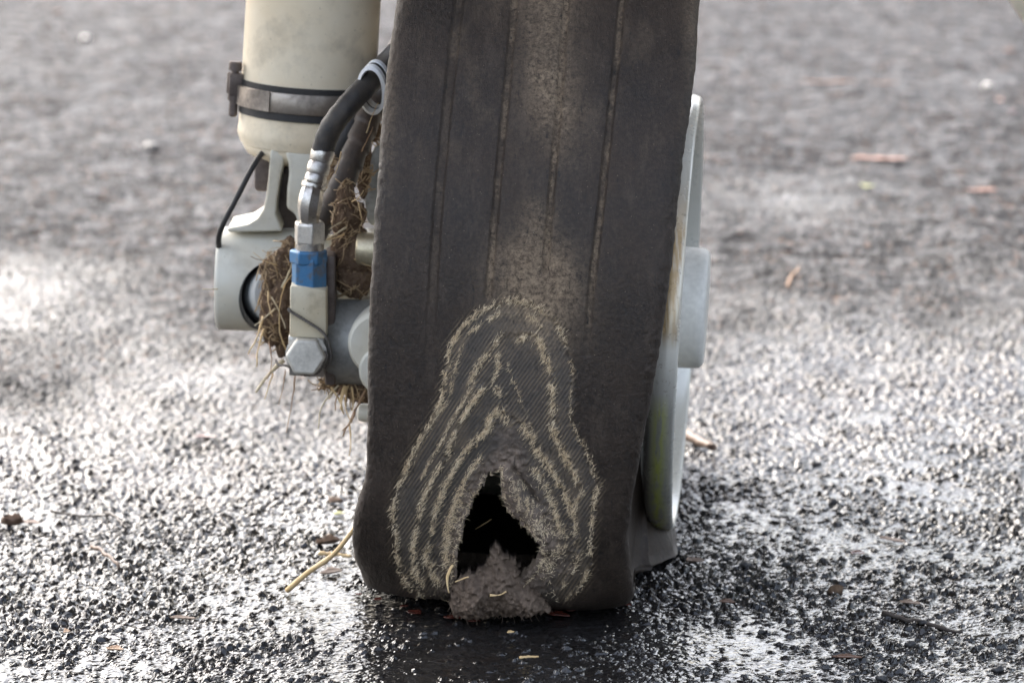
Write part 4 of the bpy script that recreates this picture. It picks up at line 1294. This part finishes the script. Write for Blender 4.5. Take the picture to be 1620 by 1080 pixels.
# ------------------------------------------------------------------ unseen wing above the leg, added so its shade deepens the ground contrast
def build_shade_wing():
    e = thing('shade_wing', (0, 0.0, 0.93), 'cream aircraft wing the landing gear leg hangs from, added out of view to shade the ground', 'wing')
    prof = []
    n = 40
    for i in range(n + 1):
        t = i / n
        prof.append((t, 0.055 * math.sqrt(t) * (1 - t) ** 0.6 + 0.002))
    chord, y0, WZ = 1.25, -0.45, 1.0
    pts = [(y0 + chord * t, WZ + 2.2 * chord * w * 0.75) for t, w in prof] + [(y0 + chord * t, WZ - 0.9 * chord * w * 0.75) for t, w in prof[::-1][1:-1]]
    m = len(pts)
    verts, faces = [], []
    for x, dz, tp in ((-1.2, -0.04, 1.0), (0.4, 0.0, 0.98), (3.6, 0.22, 0.85)):
        for y, z in pts:
            verts.append((x, (y - 0.15) * tp + 0.15, (z - WZ) * tp + WZ + dz))
    for s_ in range(2):
        for i in range(m):
            j = (i + 1) % m
            faces.append((s_ * m + i, s_ * m + j, (s_ + 1) * m + j, (s_ + 1) * m + i))
    faces.append(tuple(range(m - 1, -1, -1))); faces.append(tuple(2 * m + i for i in range(m)))
    sharp(link_mesh('shade_wing_skin', verts, faces, 'cream', True, e), 40)
build_shade_wing()

# ------------------------------------------------------------------ aircraft panel at the edge of the frame
pn = thing('gear_door', PY(1700, 40, 0.45), 'cream painted panel with a slanted edge in the top right corner', 'panel')
prism('door_skin', [(1590, -10), (1632, 52), (1900, 420), (2300, 300), (2300, -1150), (1300, -1150), (1300, -430)], 0.45, 0.452, 'cream', pn, 0.0006)
prism('door_edge', [(1590, -10), (1632, 52), (1900, 420), (1905, 417), (1637, 49), (1595, -13)], 0.4523, 0.462, 'leaf_brown', pn, 0.0)

# ------------------------------------------------------------------ litter on the wet asphalt
def ground_stick(name, label, cat, p0, p1, wpx, mat, bend=0.03, z=0.0025, seed=0, seg=6, group=None, lift=0.0):
    random.seed(seed)
    a, b = PL(*p0, z), PL(*p1, z)
    b.z += lift
    r = wpx * (a - CAM).length / FPX / 2
    pth = straw_path(a, b - a, (b - a).length, bend, 12)
    for q in pth: q.z = max(q.z, ground_z(q.x, q.y) + z * 0.4)
    v, f = tube_data(pth, lambda t, an: r * (1 - 0.35 * t) * (1 + 0.12 * math.sin(17 * t + seed)), seg)
    return tag(link_mesh(name, v, f, mat, True), label, cat, group)

def ground_leaf(name, label, c, length_px, width_px, rot, mat, seed=0, group=None, curl=0.18, cat='leaf'):
    """a dry leaf: pointed blade with a folded midrib, curled edges and real thickness; length and width in photo pixels"""
    random.seed(seed)
    p = PL(*c, 0.0003)
    s = (p - CAM).length / FPX
    L, Wd = length_px * s * 0.85, width_px * s * 0.6
    n, m = 14, 6
    verts, faces = [], []
    ca, sa = math.cos(rot), math.sin(rot)
    for side in (0, 1):
        for i in range(n + 1):
            t = i / n
            w = Wd * 0.5 * (math.sin(math.pi * min(1, 0.04 + 0.96 * t)) ** 0.7) * (1 + 0.22 * math.sin(7 * t + seed) + 0.2 * random.uniform(-1, 1))
            for j in range(m + 1):
                q = j / m * 2 - 1
                x = (t - 0.5) * L; y = q * w + 0.05 * L * math.sin(t * 4 + seed)
                z = 0.0008 + curl * w * q * q * 1.6 + curl * 0.35 * L * (t - 0.5) ** 2 * 1.5 + (0.0005 if side else 0)
                verts.append(p + Vector((x * ca - y * sa, x * sa + y * ca, z)))
    row = m + 1; off = (n + 1) * row
    for i in range(n):
        for j in range(m):
            a = i * row + j
            faces.append((a, a + row, a + row + 1, a + 1))
            faces.append((off + a, off + a + 1, off + a + row + 1, off + a + row))
    for i in range(n):
        a = i * row
        faces.append((a, off + a, off + a + row, a + row))
        a = i * row + m
        faces.append((a, a + row, off + a + row, off + a))
    for j in range(m):
        faces.append((j, j + 1, off + j + 1, off + j))
        a = n * row + j
        faces.append((a, off + a, off + a + 1, a + 1))
    return tag(link_mesh(name, verts, faces, mat, True), label, cat, group)

def pebble(label, c, rpx, mat, seed, group=None, flat=0.6, name='pebble'):
    p = PL(*c, -0.0004)
    r = rpx * (p - CAM).length / FPX
    o = blob(name, p + Vector((0, 0, r * flat * 0.55)), (r, r * 0.9, r * flat), mat, 3, 0.55, 1.3 / r, seed)
    return tag(o, label, 'stone', group)

ground_leaf('fallen_leaf', 'pale pink narrow leaf on the asphalt, right of the wheel', (1393, 254), 104, 34, 0.02, 'leaf_pink', 1)
ground_leaf('fallen_leaf', 'orange brown strip of leaf, the farthest on the right', (1312, 133), 96, 36, 0.10, 'leaf_orange', 2)
ground_leaf('fallen_leaf', 'pale tan leaf tip beside the orange brown strip', (1400, 134), 50, 22, -0.3, 'leaf_orange', 3)
ground_leaf('fallen_leaf', 'yellow green leaf scrap below the pink leaf', (1372, 297), 22, 30, 1.1, 'leaf_green', 4)
ground_leaf('fallen_leaf', 'small dark red leaf scrap at the right edge', (1605, 180), 16, 26, 0.3, 'leaf_red', 5)
ground_leaf('fallen_leaf', 'small red brown scrap at the upper right edge', (1600, 83), 24, 40, 0.9, 'leaf_orange', 6)
pebble('small pale stone near the right edge', (1562, 140), 9, 'stone_pale', 7)
ground_leaf('fallen_leaf', 'small tan scrap beside the pale stone', (1581, 160), 16, 20, -0.5, 'leaf_pink', 8)
ground_leaf('fallen_leaf', 'faint pink leaf at the far right behind the puddle', (1555, 303), 56, 22, 0.05, 'leaf_pink', 9)
ground_stick('twig', 'short tan twig right of the hub cap', 'twig', (1247, 455), (1264, 428), 5, 'root', 0.03, seed=3)
pebble('lone black pebble left of the strut', (237, 237), 13, 'stone_black', 10)
pebble('bright white pebble at the upper left', (135, 63), 8, 'stone_pale', 11)
ground_leaf('fallen_leaf', 'small red scrap at the top left', (92, 22), 18, 40, 0.2, 'leaf_orange', 12)
ground_leaf('fallen_leaf', 'dull red leaf under the axle on the left', (326, 694), 44, 26, 0.1, 'leaf_red', 13)
st = ground_stick('stick', 'grey brown broken stick behind the rim', 'stick', (1084, 700), (1128, 722), 17, 'straw_pale', 0.0, z=0.007, seed=5, seg=9)
st.data.materials[0] = M['leaf_brown']
ground_leaf('fallen_leaf', 'red leaf on the right beyond the puddle', (1412, 857), 54, 26, -0.5, 'leaf_orange', 14)
ground_leaf('fallen_leaf', 'dark red leaf scrap left of the right hand puddle', (1357, 878), 26, 40, 0.4, 'leaf_red', 15)
pebble('pale tan crumb of earth right of the tyre', (1320, 936), 11, 'mud', 16, flat=0.75)
ground_leaf('fallen_leaf', 'red brown scrap on the wet asphalt right of the tyre', (1150, 955), 30, 26, -0.4, 'leaf_orange', 17)
ground_leaf('fallen_leaf', 'long brown leaf at the bottom right', (1342, 1043), 58, 26, -0.15, 'leaf_orange', 18)
ground_leaf('fallen_leaf', 'brown leaf scrap on the ridge at lower right', (1440, 957), 40, 30, -0.3, 'leaf_brown', 19)
ground_leaf('fallen_leaf', 'muddy brown scrap close to the tyre on the right', (1100, 890), 34, 40, 0.2, 'leaf_brown', 20)
ground_stick('twig', 'dark twig half sunk in the tar at lower right', 'twig', (1395, 972), (1520, 1003), 8, 'twig_dark', 0.05, z=0.002, seed=8)
ground_stick('twig', 'thin dark twig lying in the wet at left', 'twig', (80, 813), (172, 818), 5, 'twig_dark', 0.06, seed=9)
ground_stick('twig', 'dark twig bending away from the thin one at left', 'twig', (168, 817), (194, 840), 6, 'twig_dark', 0.05, seed=10)
ground_stick('twig', 'thick pale twig below the dark twigs at left', 'twig', (145, 870), (188, 905), 7, 'leaf_brown', 0.06, seed=11)
ground_leaf('fallen_leaf', 'crumpled brown leaf at the left edge', (20, 832), 44, 60, 0.2, 'leaf_brown', 21, curl=0.5)
ground_leaf('fallen_leaf', 'long brown leaf beside the crumpled one at the left edge', (46, 829), 44, 24, -0.4, 'leaf_orange', 22)
ground_leaf('fallen_leaf', 'tiny cream leaf scrap at the lower left', (106, 1002), 14, 24, 0.5, 'root', 23)
ground_leaf('fallen_leaf', 'pale brown husk at the bottom left', (182, 1030), 34, 30, -0.3, 'root', 24)
ground_leaf('fallen_leaf', 'narrow brown husk left of the tyre foot', (290, 981), 50, 22, -0.1, 'leaf_brown', 25)
ground_leaf('fallen_leaf', 'tan husk behind the tyre foot on the left', (532, 797), 26, 44, 0.4, 'leaf_brown', 26, curl=0.3)
ground_leaf('fallen_leaf', 'green leaf scrap beside the tan husk', (537, 815), 20, 28, 0.9, 'leaf_green', 27)
ground_leaf('fallen_leaf', 'dark crumpled leaf beside the leaning straw', (520, 862), 52, 50, 0.5, 'leaf_brown', 28, curl=0.4)
ground_leaf('fallen_leaf', 'wet brown leaf under the end of the leaning straw', (525, 908), 46, 40, 0.4, 'leaf_brown', 29, curl=0.2)
ground_stick('straw_stalk', 'short straw stalk touching the tyre foot on the left', 'straw', (504, 884), (556, 889), 7, 'straw', 0.02, z=0.004, seed=12)
ground_stick('straw_stalk', 'tiny yellow straw lying in the wet in front of the tyre', 'straw', (822, 1046), (852, 1045), 5, 'straw', 0.03, seed=13)
ground_leaf('fallen_leaf', 'tiny tan scrap in the dark reflection before the tyre', (808, 1003), 14, 16, 0.2, 'straw', 30)
# long straw leaning on the tyre
a_, b_ = PL(455, 938, 0.002), PY(584, 800, -0.20)
pth = catmull([a_, a_.lerp(b_, 0.25) + Vector((0, 0, -0.002)), a_.lerp(b_, 0.5) + Vector((0.003, 0, -0.004)), a_.lerp(b_, 0.75) + Vector((0.002, 0, -0.003)), b_], 20)
v, f = tube_data(pth, lambda t, an: 0.0018 * (1.05 - 0.4 * t) * (1 + 0.25 * math.exp(-((t - 0.42) / 0.03) ** 2)), 8)
tag(link_mesh('straw_stalk', v, f, 'straw', True), 'long straw stalk leaning against the left side of the tyre', 'straw')
# straws caught in the hole
def tread_straw(label, x0, y0, x1, y1, wpx, off, mat):
    a, b = PY(x0, y0, off), PY(x1, y1, off - 0.002)
    v, f = tube_data(straw_path(a, b - a, (b - a).length, 0.16, 8), lambda t, an: wpx * mpp(off) / 2 * (1.0 - 0.5 * t) * (0.85 + 0.3 * math.sin(5 * t + x0)), 7, 0.5)
    tag(link_mesh('straw_stalk', v, f, mat, True), label, 'straw')
tread_straw('upright pale straw at the left foot of the hole', 716, 893, 713, 938, 5.5, -0.243, 'straw')
tread_straw('slanting pale straw bit across the bottom of the hole', 720, 920, 741, 912, 4, -0.248, 'straw')
tread_straw('pale straw bit stuck flat on the torn flap', 775, 941, 800, 934, 5, -0.243, 'straw')
tread_straw('dim straw lying inside the hole', 752, 836, 778, 820, 3, -0.17, 'straw')
# wet red scraps along the foot of the tyre
for i, (x, y, l, w, r) in enumerate([(598, 951, 16, 20, 0.1), (655, 972, 30, 34, -0.6), (716, 980, 34, 30, -0.2), (884, 976, 44, 40, -0.4), (985, 960, 34, 20, 0.1), (640, 962, 16, 14, 0.4), (568, 943, 12, 16, 0.0), (905, 968, 24, 24, 0.5), (750, 985, 24, 14, 0.0)]):
    ground_leaf('leaf_scrap', 'wet dark red leaf scrap along the foot of the tyre', (x, y), l, w, r, 'leaf_red', 40 + i, 'red scraps at the foot of the tyre', cat='leaf')
for i, (x, y, r) in enumerate([(1178, 894, 10), (1148, 884, 8), (1290, 735, 9), (1318, 795, 10), (1205, 1000, 8), (1500, 880, 11), (1460, 985, 9), (1560, 900, 10), (1120, 800, 8), (1440, 1020, 12), (1395, 1075, 12), (1070, 870, 9), (1580, 1060, 13), (1245, 893, 9)]):
    pebble('loose wet black chip of asphalt right of the tyre', (x, y), r * 0.8, 'stone_black', 80 + i, 'loose asphalt chips', name='asphalt_chip')

for o in bpy.data.objects:
    if '_w' in o.keys():
        del o['_w']
